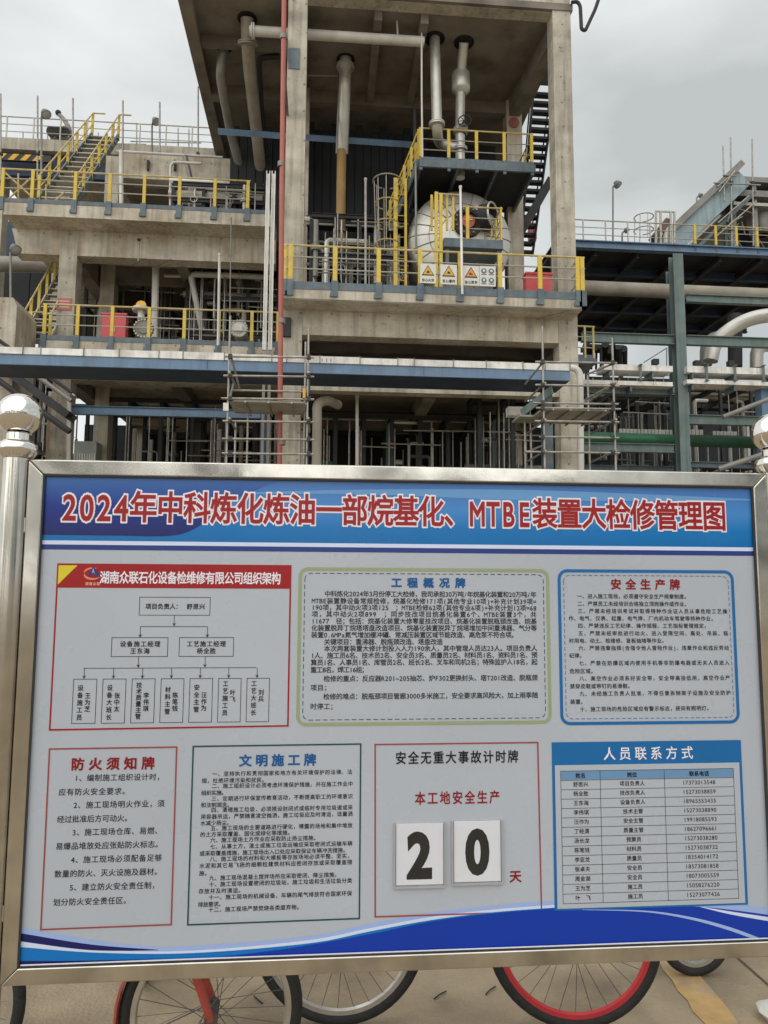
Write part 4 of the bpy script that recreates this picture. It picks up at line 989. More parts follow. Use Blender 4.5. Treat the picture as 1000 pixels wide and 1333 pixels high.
# ---- dark wall behind the tower bay, blue deck gear in front of it
dw = thing('dark_clad_shed', 'dark ribbed wall closing the back of the tower bay', 'backdrop', ((xl+xr)/2, TY2+1, 0))
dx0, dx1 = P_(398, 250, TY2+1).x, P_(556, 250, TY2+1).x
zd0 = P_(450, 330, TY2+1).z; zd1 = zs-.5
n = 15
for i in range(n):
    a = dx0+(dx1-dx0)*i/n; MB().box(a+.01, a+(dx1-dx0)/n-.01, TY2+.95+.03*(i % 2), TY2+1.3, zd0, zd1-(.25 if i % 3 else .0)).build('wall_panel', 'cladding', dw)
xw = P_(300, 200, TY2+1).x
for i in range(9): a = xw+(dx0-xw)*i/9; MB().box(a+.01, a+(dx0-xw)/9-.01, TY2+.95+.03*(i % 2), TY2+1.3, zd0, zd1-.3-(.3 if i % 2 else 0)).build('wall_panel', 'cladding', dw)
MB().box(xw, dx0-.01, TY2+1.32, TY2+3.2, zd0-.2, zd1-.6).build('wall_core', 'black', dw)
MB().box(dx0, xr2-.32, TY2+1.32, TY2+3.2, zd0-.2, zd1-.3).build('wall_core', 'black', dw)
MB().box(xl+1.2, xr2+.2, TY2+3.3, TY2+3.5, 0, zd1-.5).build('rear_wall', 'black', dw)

# ---- clutter generator: pipe racks deep in the shade, all real tubes and beams
def rack(label, x0, x1, y0, y1, z0, z1, seed, npipe=8, ncol=4, cols=('dark', 'greypipe', 'dullpipe', 'dark', 'black'), beamz=3, vert=6, mb_='dark', name='pipe_rack', legs=True):
    R = random.Random(seed); t = thing(name, label, 'pipe rack', ((x0+x1)/2, y0, 0))
    for i in range(ncol+1):
        x = x0+(x1-x0)*i/ncol
        for y in (y0, y1): MB().ibeam((x, y, 0 if legs else z0), (x, y, z1), .13, .13, .015, (0, 1, 0)).build('rack_column', mb_, t)
    for k in range(beamz):
        z = z0+(z1-z0)*(k+1)/beamz
        for y in (y0, y1): MB().ibeam((x0, y-.13, z), (x1, y-.13, z), .1, .15).build('rack_beam', mb_, t)
        for i in range(ncol+1): x = x0+(x1-x0)*i/ncol; MB().beam((x, y0, z-.02), (x, y1, z-.02), .14, .2).build('rack_beam', mb_, t)
        for j in range(npipe//beamz):
            y = R.uniform(y0+.2, y1-.2); r = R.choice((.04, .06, .09, .13, .2)); 
            MB().pipe([(x0-.2, y, z+.14+r), (x1+.2, y, z+.14+r)], r, 8).build('rack_pipe', R.choice(cols), t)
    for j in range(vert):
        x = R.uniform(x0, x1); y = R.uniform(y0-.3, y1); r = R.choice((.03, .04, .06, .09)); za = R.uniform(z0, z0+(z1-z0)*.5); zb_ = R.uniform(za+.8, z1)
        c = R.choice(cols)
        if R.random() < .5: MB().pipe([(x, y, za), (x, y, zb_), (x+R.uniform(-1.4, 1.4), y, zb_)], r, 8, bend=.15).build('branch_pipe', c, t)
        else:
            MB().pipe([(x, y, za), (x, y, zb_)], r, 8).build('branch_pipe', c, t)
            zz = R.uniform(za, zb_); MB().pipe([(x, y, zz-.06), (x, y, zz+.06)], r*1.9, 8).build('valve_flange', c, t)
            MB().torus((x, y-r-.18, zz), (0, 1, 0), .12, .012, 14, 5).build('valve_wheel', c, t)
    for j in range(vert//3):
        x = R.uniform(x0, x1); y = R.uniform(y0-.6, y0+.3); MB().pipe([(x, y, z0), (x, y, z1-R.uniform(0, .8))], .024, 6).build('stand_tube', 'scaf', t)
    for j in range(vert//8):
        xa_ = R.uniform(x0, x1-1); z = R.uniform(z0+(z1-z0)*.45, z1-.2); MB().pipe([(xa_, y0-.4, z), (min(x1, xa_+R.uniform(1, 4)), y0-.4, z+R.uniform(-.04, .04))], .024, 6).build('stand_tube', 'scaf', t)
    return t
# decks' gear: tower deck level, left decks, lower levels
Zs = lambda px, py, Y: at(px, py, Y=Y).z
Xs = lambda px, py, Y: at(px, py, Y=Y).x
rack('low rack of pipes and valves on the tower deck left of the vessel', Xs(405, 350, 24), Xs(530, 350, 24), 24, 26.5, zc, Zs(460, 285, 24), 3, 15, 4, vert=44, cols=('greypipe', 'dullpipe', 'alu', 'dark', 'whitepipe'), legs=False)
rack('dark pipe rack behind the middle left deck', Xs(105, 400, 29), Xs(365, 400, 29), 29.6, 32.6, zm, Zs(200, 345, 29), 5, 21, 7, vert=60, cols=('greypipe', 'dullpipe', 'alu', 'dark', 'whitepipe', 'dark'), legs=False)
rack('dark rack of pipes under the left concrete decks', Xs(130, 560, 28.5), Xs(372, 560, 28.5), 28.2, 30.6, 0, zlb+.0, 8, 18, 6, vert=60, cols=('greypipe', 'dullpipe', 'scaf', 'dark', 'whitepipe', 'dark'))
rack('dark rack of pipes below the tower, seen above the board', Xs(400, 560, 24), Xs(650, 560, 24), 23.5, 26.2, 0, zl-.1, 11, 21, 7, vert=70, cols=('greypipe', 'dullpipe', 'scaf', 'dark', 'alu', 'greenpipe', 'dark'))
rack('dark rack of pipes far right under the blue deck', Xs(770, 560, 32), Xs(1050, 560, 32), 31.5, 36, 0, Zs(900, 505, 32), 13, 24, 7, vert=60, cols=('greypipe', 'dullpipe', 'scaf', 'dark', 'alu', 'dark'))
rack('dark pipe rack at the far left edge behind the concrete block', Xs(-60, 500, 27), Xs(70, 500, 27), 27.5, 31, 0, Zs(30, 470, 27), 17, 15, 4, vert=30, cols=('dark', 'greypipe', 'whitepipe', 'dullpipe'))
rack('small pipe and valve cluster at the right end of the upper left deck', Xs(228, 260, 26.5), Xs(345, 260, 26.5), 26.2, 28.2, zu, Zs(290, 250, 26.5), 23, 9, 3, vert=22, cols=('whitepipe', 'greypipe', 'alu', 'rail', 'dark'), legs=False)
rack('rusty grey pipe cluster under the upper left deck beside the red riser', Xs(245, 400, 27.6), Xs(362, 400, 27.6), 27.4, 28.8, zm, Zs(300, 345, 27.6), 29, 9, 3, vert=26, cols=('whitepipe', 'greypipe', 'dullpipe', 'dark'), legs=False)
rack('green grey pipe cluster just left of the right scaffold', Xs(620, 560, 22.5), Xs(705, 560, 22.5), 22.0, 23.6, 0, Zs(660, 515, 22.5), 31, 6, 2, vert=16, cols=('teal', 'greypipe', 'scaf', 'dark'))
rack('steel pipe cluster between the right scaffold and the grey green column', Xs(800, 560, 26.2), Xs(872, 560, 26.2), 26.6, 29, 0, Zs(830, 512, 26.2), 37, 9, 2, vert=22, cols=('teal', 'greypipe', 'scaf', 'dark'))

def backdrop(label, px0, px1, pytop, pybot, Y, depth, n=14, name='dark_backdrop', m='cladding', gap=.02):  # near-black backdrop added to keep the deep bays dark
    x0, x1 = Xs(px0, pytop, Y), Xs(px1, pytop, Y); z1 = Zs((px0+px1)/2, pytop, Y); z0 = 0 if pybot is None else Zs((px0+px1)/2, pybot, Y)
    t = thing(name, label, 'backdrop', ((x0+x1)/2, Y, z0)); w_ = (x1-x0)/n
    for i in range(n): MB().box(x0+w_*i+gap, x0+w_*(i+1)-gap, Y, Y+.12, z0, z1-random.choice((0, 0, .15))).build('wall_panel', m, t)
    MB().box(x0, x1, Y+.13, Y+depth, z0, z1-.2).build('backdrop_body', 'black', t)
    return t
backdrop('dark shed standing in for deep shade behind the left building between its decks', -60, 395, 338, 412, 38, 5)
backdrop('long dark shed standing in for shade at ground level behind the left building', 110, 395, 552, None, 37, 4)
backdrop('dark shed standing in for shade at ground level behind the tower', 398, 765, 550, None, 37.5, 4)
backdrop('dark blue black shed high at the far left edge behind the stair', -110, 78, 287, 345, 39, 4, 8, m='darkblue')
backdrop('dark low shed standing in for shade at the far left behind the steel block', -80, 64, 490, None, 38, 4, 8)
backdrop('dark shed standing in for shade at ground level far behind the green pipe', 740, 1080, 520, None, 46, 5)
# daylight slots above the backdrops are broken by a run of rear posts
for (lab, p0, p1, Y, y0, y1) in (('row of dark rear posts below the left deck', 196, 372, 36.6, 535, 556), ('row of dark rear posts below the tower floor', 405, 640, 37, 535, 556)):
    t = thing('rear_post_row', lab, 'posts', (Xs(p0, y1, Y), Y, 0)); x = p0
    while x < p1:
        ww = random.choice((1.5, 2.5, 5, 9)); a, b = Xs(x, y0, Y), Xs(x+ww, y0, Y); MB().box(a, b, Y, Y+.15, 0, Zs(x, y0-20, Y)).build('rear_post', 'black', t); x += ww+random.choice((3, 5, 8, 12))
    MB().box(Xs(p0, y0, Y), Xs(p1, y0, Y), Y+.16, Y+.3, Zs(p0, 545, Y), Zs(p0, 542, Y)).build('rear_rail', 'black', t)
# low floor shade behind tower: slab continuing to the rear
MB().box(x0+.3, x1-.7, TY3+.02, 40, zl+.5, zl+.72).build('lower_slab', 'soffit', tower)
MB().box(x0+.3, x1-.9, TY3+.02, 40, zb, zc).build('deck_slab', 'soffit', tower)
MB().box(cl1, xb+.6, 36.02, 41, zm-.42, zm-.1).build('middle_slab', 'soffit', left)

# ---- left: things on and behind the decks
hd = thing('upper_rear_deck', 'long grey deck beam with thin rails along the top left skyline', 'deck', P_(140, 200, 31))
a, b = P_(-30, 196, 31), P_(283, 196, 31); ha, hb_ = Zs(-0, 178, 31), Zs(0, 193, 31)
MB().box(a.x, b.x, 31, 38, hb_, ha).build('deck_edge', 'concrete', hd)
MB().box(a.x, b.x, 31.3, 31.6, hb_-1.0, hb_-.003).build('deck_girder', 'darkblue', hd)
railing(hd, (a.x, 31.1, ha), (b.x, 31.1, ha), n=9, h=1.0, clip=False, pw=.05, pm='rail', toe=False, rm='rail')
for xx in (-11.5, -5.5, a.x+.5): MB().box(xx-.3, xx+.3, 31.9, 32.5, 0, hb_-.004).build('deck_column', 'concrete', hd)
hz0, hz1 = P_(-6, 201, 30.8), P_(66, 206, 30.8)
hz = thing('hazard_beam', 'beam with black and yellow slanted warning stripes at the top left', 'beam', hz0)
MB().box(hz0.x, hz1.x, 30.85, 31.0, hz0.z-.19, hz0.z+.1).build('beam_body', 'signink', hz)
x = hz0.x
while x < hz1.x-.5:
    MB().prism([(x, hz0.z-.18), (x+.24, hz0.z-.18), (x+.46, hz0.z+.09), (x+.22, hz0.z+.09)], 'y', 30.83, 30.848).build('stripe', 'signyellow', hz); x += .5
# beige back wall behind the upper left deck
wl = thing('concrete_wall_frame', 'weathered beige concrete beam and post behind the upper left deck', 'wall', P_(200, 265, 28))
MB().box(Xs(137, 230, 28), Xs(155, 230, 28), 28, 28.6, 0, Zs(146, 203, 28)).build('wall_post', 'concrete', wl)
MB().box(Xs(155.2, 230, 28), Xs(300, 230, 28), 28.02, 28.5, Zs(200, 233, 28), Zs(200, 201, 28)).build('wall_beam', 'concrete_pale', wl)
MB().box(Xs(155.2, 230, 28), Xs(300, 230, 28), 28.52, 33, Zs(200, 236, 28), Zs(200, 231, 28)).build('wall_ceiling', 'soffit', wl)
MB().box(Xs(155.2, 230, 28), Xs(300, 230, 28), 30.4, 30.7, zu, Zs(200, 237, 28)).build('back_panel', 'dark', wl)
for px in (193, 228): 
    q = P_(px, 212, 27.95); MB().box(q.x-.04, q.x+.04, 27.9, 28.01, q.z-.3, q.z+.1).build('rust_bracket', 'dark', wl)
# yellow stair upper left
ys = thing('yellow_stair', 'yellow railed steel stair climbing to the upper rear deck at top left', 'stair', P_(80, 262, 26.5))
s0, s1 = P_(50, 262, 26.2), P_(120, 176, 30.6)
off = V((P_(98, 262, 26.2).x-s0.x, 0, 0))
for j, o_ in enumerate((V((0, 0, 0)), off)):
    A, B = s0+o_, s1+o_*.85
    MB().beam(A, B, .06, .24).build('stringer', 'steelblue', ys)
    MB().pipe([A+V((0, 0, 1.0)), B+V((0, 0, 1.0)), B+V((.5, 0, 1.0))], .032, 6).build('handrail', 'yrail', ys)
    MB().pipe([A+V((0, 0, .5)), B+V((0, 0, .5))], .022, 6).build('mid_rail', 'yellow', ys)
    for k in range(7): q = A+(B-A)*(k/6); MB().beam(q, q+V((0, 0, 1.0)), .1, .05, (0, 1, 0)).build('rail_post', 'yellow', ys)
for k in range(14): q = s0+(s1-s0)*((k+.5)/14); MB().box(q.x+.05, q.x+off.x*.92, q.y-.12, q.y+.12, q.z-.02, q.z+.015).build('tread', 'rail', ys)
# lower left stair
ls = thing('yellow_stair', 'yellow railed stair beside the lower left column, left of the red notice', 'stair', P_(30, 445, 25))
s0, s1 = P_(28, 446, 25.0), P_(80, 352, 27.4)
for o_ in (V((0, 0, 0)), V((.9, 0, 0))):
    A, B = s0+o_, s1+o_
    MB().beam(A, B, .06, .22).build('stringer', 'rail', ls)
    MB().pipe([A+V((0, 0, 1.0)), B+V((0, 0, 1.0))], .032, 6).build('handrail', 'yrail', ls)
    for k in range(6): q = A+(B-A)*(k/5); MB().beam(q, q+V((0, 0, 1.0)), .09, .05, (0, 1, 0)).build('rail_post', 'yellow', ls)
for k in range(12): q = s0+(s1-s0)*((k+.5)/12); MB().box(q.x+.04, q.x+.86, q.y-.12, q.y+.12, q.z-.02, q.z+.015).build('tread', 'rail', ls)
lr = thing('yellow_guard_rail', 'short yellow guard rail between the concrete block and the left column', 'railing', P_(40, 445, 24.6))
railing(lr, P_(20, 447, 24.6), P_(57, 447, 24.6), n=2, clip=False, pw=.09)
MB().box(P_(8, 450, 24.6).x, P_(70, 450, 24.6).x, 24.55, 26.5, zm-.3, zm-.08).build('landing', 'steelblue', lr)
MB().box(P_(12, 450, 24.6).x, P_(20, 450, 24.6).x, 24.8, 25.1, 0, zm-.302).build('landing_leg', 'steelblue', lr)
# pipes at the left
pipe_thing('fat_header_pipe', 'fat grey pipe running behind the left column', 'pipe', [(-40, 343, 30), (75, 345, 30), (170, 347, 30)], .32, 'greypipe', n=16)
pipe_thing('white_pipe', 'white horizontal pipe with elbow dropping at its left end, below the upper left deck', 'pipe', [(263, 430, 27.4), (248, 357, 27.0), (300, 358.5, 27.0), (352, 361, 27.0)], .11, 'whitepipe', bend=.2)
pipe_thing('white_pipe', 'short white pipe stub left of the elbowed white pipe', 'pipe', [(214, 359, 27.4), (246, 360, 27.4)], .06, 'whitepipe', bend=0)
pipe_thing('white_pipe', 'white goalpost pipe on the upper left deck', 'pipe', [(222, 268, 26.4), (222, 216, 26.4), (226, 211, 26.4), (262, 213, 26.4)], .05, 'whitepipe', bend=.15)
pipe_thing('white_pipe', 'thick white upright pipe on the upper left deck', 'pipe', [(158, 270, 26.2), (158, 196, 26.2)], .08, 'whitepipe', bend=0)
pipe_thing('white_pipe', 'long thin white pipe along the concrete beam at top left', 'pipe', [(152, 197, 27.6), (290, 205, 27.6)], .05, 'whitepipe', bend=0)
pipe_thing('leaning_pipe', 'dark leaning pipe below the end of the top left deck', 'pipe', [(241, 203, 27.2), (252, 248, 27.2), (254, 280, 27.2)], .09, 'greypipe', bend=.3)
for (px, ya, lab) in ((160, 131, 'third tall bare scaffold pole on the left skyline'), (208, 133, 'rightmost tall bare scaffold pole on the left skyline'), (49, 125, 'bare scaffold pole beside the street lamp at top left'), (95, 128, 'bare scaffold pole between the lamp and the stair top'), (1, 122, 'bare scaffold pole at the left picture edge'), (258, 113, 'short scaffold pole beside the corner of the high floor')):
    a, b = P_(px, ya, 30), P_(px, 262 if px > 140 else 235, 30); t = thing('scaffold_pole', lab, 'pole', b); MB().pipe([b, a], .038, 7).build('tube', 'scaf', t)
    c = P_(px, 200, 29.97); MB().box(c.x-.06, c.x+.06, 29.9, 30.06, c.z-.05, c.z+.05).build('coupler', 'coupler', t)
for (px, yt, yb, Y, lab) in ((54, 152, 264, 26.5, 'lamp on a tall pole at the top left, facing down'), (198, 161, 200, 31, 'small round lamp on the left skyline deck'), (14, 328, 392, 24.8, 'lamp on a white pole above the concrete block at the left edge'), (798, 243, 314, 31, 'lamp on a slim pole on the right skyline rail'), (907, 257, 272, 36, 'small lamp on a short pole above the inclined gallery'), (810, 303, 314, 31, 'low hooked lamp on the right blue deck edge')):
    a, b = P_(px, yt, Y), P_(px, yb, Y); t = thing('lamp_post', lab, 'lamp', b)
    MB().pipe([b, a, a+V((.12, -.05, .08))], .04, 8, bend=.06).build('pole', 'greypipe', t)
    k = 1 if px not in (907, 810) else .7
    MB().lathe(a+V((.16, -.08, .1)), (.5, -.3, -.8), [(.001, -.14*k), (.1*k, -.12*k), (.16*k, 0), (.19*k, .1*k), (.17*k, .13*k)], 14).build('lamp_head', 'lamp', t)
    MB().lathe(a+V((.16, -.08, .1)), (.5, -.3, -.8), [(.001, .16*k), (.1*k, .15*k), (.165*k, .12*k)], 14).build('lamp_lens', 'glassgrey', t)
skr = random.Random(77)
skt = thing('skyline_scaffold', 'thin scaffold frame of bare tubes standing on the upper rear deck at top left', 'scaffold', P_(110, 190, 32.5))
for px in (30, 62, 112, 128, 178, 232, 246): a, b = P_(px, skr.uniform(158, 176), 32.5), P_(px, 200, 32.5); MB().pipe([b, a], .03, 6).build('upright', 'scaf', skt)
for (a, b, y) in ((24, 118, 181), (100, 190, 186), (170, 262, 184), (20, 90, 190)): MB().pipe([P_(a, y, 32.4), P_(b, y+2, 32.4)], .028, 6).build('ledger', 'scaf', skt)
ydk = thing('deck_clutter_rail', 'yellow criss-cross bracing frame on the upper left deck beside the stair', 'frame', P_(30, 262, 25.6))
for (a, b, c, d) in ((6, 224, 48, 262), (8, 262, 40, 232), (60, 262, 60, 240), (72, 262, 84, 250), (24, 262, 24, 226)): MB().pipe([P_(a, b, 25.6), P_(c, d, 25.6)], .03, 6).build('bracing_bar', 'yrail', ydk)
sn = thing('vent_pipe', 'bent vent hose rising from the left skyline equipment', 'pipe', P_(92, 178, 31.5))
MB().pipe([P_(91, 178, 31.5), P_(90, 168, 31.5), P_(85, 157, 31.5), P_(77, 149, 31.5)], [.12, .12, .1, .09], 10, bend=.2).build('hose', 'greypipe', sn)
MB().sphere(P_(76, 147, 31.5), .13, 12, 8).build('hose_cap', 'dark', sn)
eq = thing('motor_set', 'cluster of dark motors and drums by the stair top at top left', 'machine', P_(80, 180, 31.5))
for i, px in enumerate((70, 78, 86)): MB().lathe(P_(px, 174+i % 2, 31.5), (0, 1, .2), [(.001, -.3), (.22, -.28), (.24, 0), (.22, .28), (.001, .3)], 12).build('drum', 'dark', eq); 
MB().box(P_(66, 178, 31.5).x, P_(92, 178, 31.5).x, 31.3, 31.9, P_(70, 181, 31.5).z, P_(70, 178.5, 31.5).z).build('skid', 'greypipe', eq)
# valve with flanges on the middle deck, tyre shaped flange rims
vv = thing('flanged_valve', 'white flanged valve with toothed round flange and yellow top behind the middle deck rail', 'valve', P_(187, 440, 25))
c = P_(187, 428, 25)
def toothed(th_, c, r, nt_, m):
    MB().lathe(c, (0, -1, 0), [(.001, .06), (r*.55, .06), (r*.6, .03), (r, .03), (r, -.05), (.001, -.05)], 24).build('flange_disc', m, th_)
    for i in range(nt_):
        a = 2*math.pi*i/nt_; MB().pipe([c+V((r*.93*math.cos(a), -.08, r*.93*math.sin(a))), c+V((r*.93*math.cos(a), .1, r*.93*math.sin(a)))], .035, 6).build('stud', 'rail', th_)
toothed(vv, c, .33, 18, 'greypipe')
MB().pipe([P_(184, 416, 25.1), P_(184, 404, 25.1)], .12, 12).build('valve_neck', 'whitepipe', vv)
MB().pipe([P_(184, 405, 25.1), P_(184, 401, 25.1)], .30, 16).build('valve_flange', 'whitepipe', vv)
MB().lathe(P_(184, 398, 25.0), (0, -1, .2), [(.001, .05), (.17, .05), (.17, -.05)], 16).build('yellow_cap', 'signyellow', vv)
MB().pipe([P_(175, 403, 25.3), P_(205, 403, 25.3)], .05, 8).build('branch', 'whitepipe', vv)
v2 = thing('channel_flange', 'round toothed flange with white square plate behind the right end of the middle deck rail', 'flange', P_(311, 440, 25))
c = P_(311, 428, 25); toothed(v2, c, .30, 18, 'whitepipe'); MB().box(c.x-.13, c.x+.13, c.y-.085, c.y-.065, c.z-.12, c.z+.12).build('square_plate', 'signwhite', v2)
MB().pipe([c+V((0, .05, 0)), c+V((0, 1.6, 0))], .24, 14).build('channel', 'dullpipe', v2)
# red fire boxes
def fire_box(label, px0, py0, px1, py1, Y, zf):
    a, b = P_(px0, py0, Y), P_(px1, py1, Y); t = thing('fire_box', label, 'fire box', ((a.x+b.x)/2, Y, zf))
    MB().box(a.x, b.x, Y, Y+.35, zf+.08, a.z-.06).build('cabinet', 'redbox', t)
    MB().box(a.x-.03, b.x+.03, Y-.03, Y+.38, a.z-.058, a.z).build('lid', 'redbox', t)
    MB().box((a.x+b.x)/2-.008, (a.x+b.x)/2+.008, Y-.006, Y-.001, zf+.12, a.z-.1).build('door_gap', 'signink', t)
    MB().box((a.x+b.x)/2+.03, (a.x+b.x)/2+.06, Y-.03, Y-.001, (zf+a.z)/2, (zf+a.z)/2+.14).build('handle', 'rail', t)
    MB().box(a.x+.02, b.x-.02, Y+.05, Y+.3, zf, zf+.078).build('plinth', 'dark', t)
fire_box('red fire box behind the rail of the left middle deck', 133, 407, 163, 440, 24.9, zm)
fire_box('red fire box behind the tower deck rail beside the right column', 685, 354, 719, 383, 20.4, zc)
fire_box('small red box far back by the right stair foot', 690, 290, 699, 311, 29.5, Zs(695, 313, 29.5))

# ---- warning signs hung on the tower deck rail
def warn(label, px0, py0, px1, py1, kind, txt):
    Y = 19.93; a, b = P_(px0, py0, Y), P_(px1, py1, Y); cx, w_, h_ = (a.x+b.x)/2, b.x-a.x, a.z-b.z
    t = thing('warning_sign', label, 'sign', (a.x, Y, b.z), 0, 'warning signs on the tower deck rail')
    MB().box(a.x, b.x, Y, Y+.02, b.z, a.z).build('plate', 'signwhite', t)
    def tri(s_, y0, y1, m, nm, dz=0):
        cz = a.z-h_*.36; MB().prism([(cx-s_, cz-s_*.78), (cx+s_, cz-s_*.78), (cx, cz+s_*.95)], 'y', y0, y1).build(nm, m, t)
    if kind != 'ppe':
        tri(w_*.40, Y-.006, Y-.0015, 'signink', 'triangle_edge'); tri(w_*.31, Y-.011, Y-.0065, 'signyellow' if kind != 'orange' else 'signorange', 'triangle'); cz = a.z-h_*.40
        s_ = w_*.12
        shp = {'fire': [(-.7, -.9), (.7, -.9), (.85, -.2), (.4, .4), (.3, -.1), (0, 1.0), (-.35, .2), (-.5, -.1), (-.85, -.2)], 'spark': [(-1, -.8), (1, -.8), (.5, -.3), (1, .4), (.2, .1), (0, .9), (-.3, .2), (-1, .3), (-.5, -.3)], 'orange': [(-1, -.7), (1, -.7), (.6, -.1), (-.1, .1), (-.4, .7), (-.8, .2)]}[kind]
        MB().prism([(cx+x*s_, cz+z*s_) for x, z in shp], 'y', Y-.015, Y-.0115).build('pictogram', 'signink', t)
        mb = MB(); n = len(txt); sz = w_*.8/n
        for i, ch in enumerate(txt):
            vs, fs = glyph(ch, .03); k = len(mb.v)
            mb.v += [(cx-w_*.4+sz*(i+.5)+(x-.5)*sz*.92, Y-.004, a.z-h_*.84+(y-.38)*sz*1.05) for x, y in vs]; mb.f += [tuple(k+j for j in f) for f in fs]
        tag(mb.build('lettering', 'signink', t, smooth=False), kind='stuff')
    else:
        for i in (0, 1):
            for j in (0, 1):
                x, z = a.x+w_*(.27+.46*i), a.z-h_*(.25+.46*j); r = w_*.17
                MB().lathe((x, Y-.001, z), (0, -1, 0), [(r, 0), (r, .006), (r*.01, .006)], 20).build('blue_disc', 'signblue', t)
                MB().prism([(x+r*.45*math.cos(q), z+r*.5*math.sin(q)+r*.08) for q in [k*math.pi/4 for k in range(8)]], 'y', Y-.012, Y-.0075).build('disc_pictogram', 'signwhite', t)
                MB().box(x-r, x+r, Y-.004, Y-.001, z-r*1.45, z-r*1.2).build('caption', 'signink', t)
warn('leftmost warning sign on the tower deck rail, yellow triangle with a flame', 547, 343, 567.5, 369, 'fire', '当心火灾')
warn('middle warning sign on the tower deck rail, yellow triangle with a burst', 573.5, 344, 595, 370.5, 'spark', '当心爆炸')
warn('warning sign with an orange triangle, beside the plate of four blue discs', 602.5, 345.5, 624, 372, 'orange', '当心烫伤')
warn('rightmost sign plate on the tower deck rail, with four round protective gear marks', 624.3, 346, 645.5, 373, 'ppe', '')

# ================================================================== RIGHT SIDE
rd = thing('blue_steel_deck', 'high blue steel deck with thin rails stretching right of the tower', 'deck', P_(880, 320, 30))
za, zb2 = Zs(850, 318, 30), Zs(850, 328, 30)
ra, rb = P_(722, 315, 30).x, P_(1120, 330, 30).x
MB().ibeam((ra, 30, (za+zb2)/2), (rb, 30, (za+zb2)/2), .3, za-zb2, .04).build('edge_beam', 'blue', rd)
yr = at(850, 446, Z=zb2-.1).y
for k in range(1, 6): y = 30+(yr-30)*k/5; MB().ibeam((ra, y, zb2+.1), (rb, y, zb2+.1), .25, .5, .04).build('cross_beam', 'darkblue', rd)
x = ra
while x < rb: MB().ibeam((x, 30.2, zb2-.05), (x, yr, zb2-.05), .2, .3, .03).build('floor_joist', 'dark', rd); x += 1.9
n = 9
for i in range(n): MB().box(ra+(rb-ra)*i/n+.01, ra+(rb-ra)*(i+1)/n-.01, 30.16, yr, za-.12, za-.04).build('floor_plate', 'dark', rd)  # dark colour of joists and plates stands in for shade beneath the deck
railing(rd, (ra+.3, 30.05, za), (Xs(905, 322, 30), 30.05, za), n=6, h=1.0, clip=False, pw=.05, pm='rail', rm='rail', toe=False)
railing(rd, (Xs(905, 322, 30)+.02, 30.02, za), (rb, 30.02, za), n=8, h=1.0, clip=True, pw=.1, toe=False)
# teal steel frame in front
tf = thing('grey_green_frame', 'grey green steel frame with tall H column and level beams at the right', 'frame', (Xs(885, 500, 24), 24, 0))
cx_ = Xs(885, 480, 24); ctop = Zs(885, 333, 24)
MB().ibeam((cx_, 24, 0), (cx_, 24, ctop), .36, .36, .03, (0, 1, 0)).build('main_column', 'teal', tf)
xr_ = Xs(879, 480, 28.6)
MB().ibeam((xr_, 28.6, 0), (xr_, 28.6, ctop+1.6), .36, .36, .03, (0, 1, 0)).build('rear_column', 'teal', tf)
def tbeam(p0, p1, Y, py, h, m='teal', nm='level_beam'):
    a, b = Xs(p0, py, Y), Xs(p1, py, Y); z = Zs((p0+p1)/2, py, Y)
    return MB().ibeam((a, Y, z), (b, Y, z), .2, h, .025).build(nm, m, tf)
LB, RB = 757, 1120
cxr, cxl = 893.5, 877
tbeam(LB, cxl, 24, 441, .34); tbeam(cxr, RB, 24, 447, .34)
tbeam(LB, cxl, 24, 507, .34); tbeam(cxr, RB, 24, 502.5, .12, 'steelblue')
tbeam(cxr, RB, 24, 549, .33); tbeam(LB, cxl, 24, 583, .30); tbeam(cxr, RB, 24, 393, .28)
tbeam(cxr, RB, 24.6, 607, .2, 'steelblue'); tbeam(LB, cxl, 25, 610, .2, 'steelblue')
for py in (440, 505, 583): 
    z = Zs(885, py, 24); MB().ibeam((cx_, 24.2, z), (xr_, 28.4, z), .2, .3, .02).build('tie_beam', 'teal', tf)
bc = P_(997, 525, 23.9); MB().box(bc.x-.15, bc.x+.3, 23.9, 24.3, 0, Zs(997, 506, 24)).build('blue_column', 'blue', tf)
MB().ibeam((P_(1090, 500, 24).x, 24, 0), (P_(1090, 500, 24).x, 24, ctop), .36, .36, .03, (0, 1, 0)).build('main_column', 'teal', tf)
# double cable trays in the frame
for (lab, pa, pb, yt, yb, Y) in (('upper pale cable tray left of the grey green column', 786, 876, 473.5, 481, 23.6), ('upper pale cable tray right of the grey green column', 894, 1110, 476, 484.5, 23.6), ('lower pale cable tray right of the grey green column', 894, 1110, 494, 499, 23.55), ('lower thin pale tray left of the grey green column', 757, 876, 494, 499.5, 23.55)):
    a, b = Xs(pa, yt, Y), Xs(pb, yt, Y); z1, z0 = Zs(pa, yt, Y), Zs(pa, yb, Y); t = thing('cable_tray', lab, 'cable tray', (a, Y, z0)); x = a
    while x < b-.1:
        e = min(x+1.25, b); MB().box(x+.008, e-.008, Y, Y+.7, z0, z1).build('tray_cover', 'white', t); x = e
    for k in range(int((b-a)/1.5)+1): MB().box(a+.2+k*1.5, a+.26+k*1.5, Y+.05, Y+.65, z0-.2, z0-.002).build('tray_bracket', 'steelblue', t)
for k, px in enumerate((834, 920, 957, 994)): tbeam(px-1.6, px+1.6, 23.5, 486 if px > 850 else 485, .55, nm='tray_post')
for k, px in enumerate((853, 907, 951)): q = P_(px, 471 if px < 880 else 473, 23.8); MB().box(q.x-.1, q.x+.1, 23.7, 23.9, q.z-.1, q.z+.08).build('tray_clip', 'dark', tf)
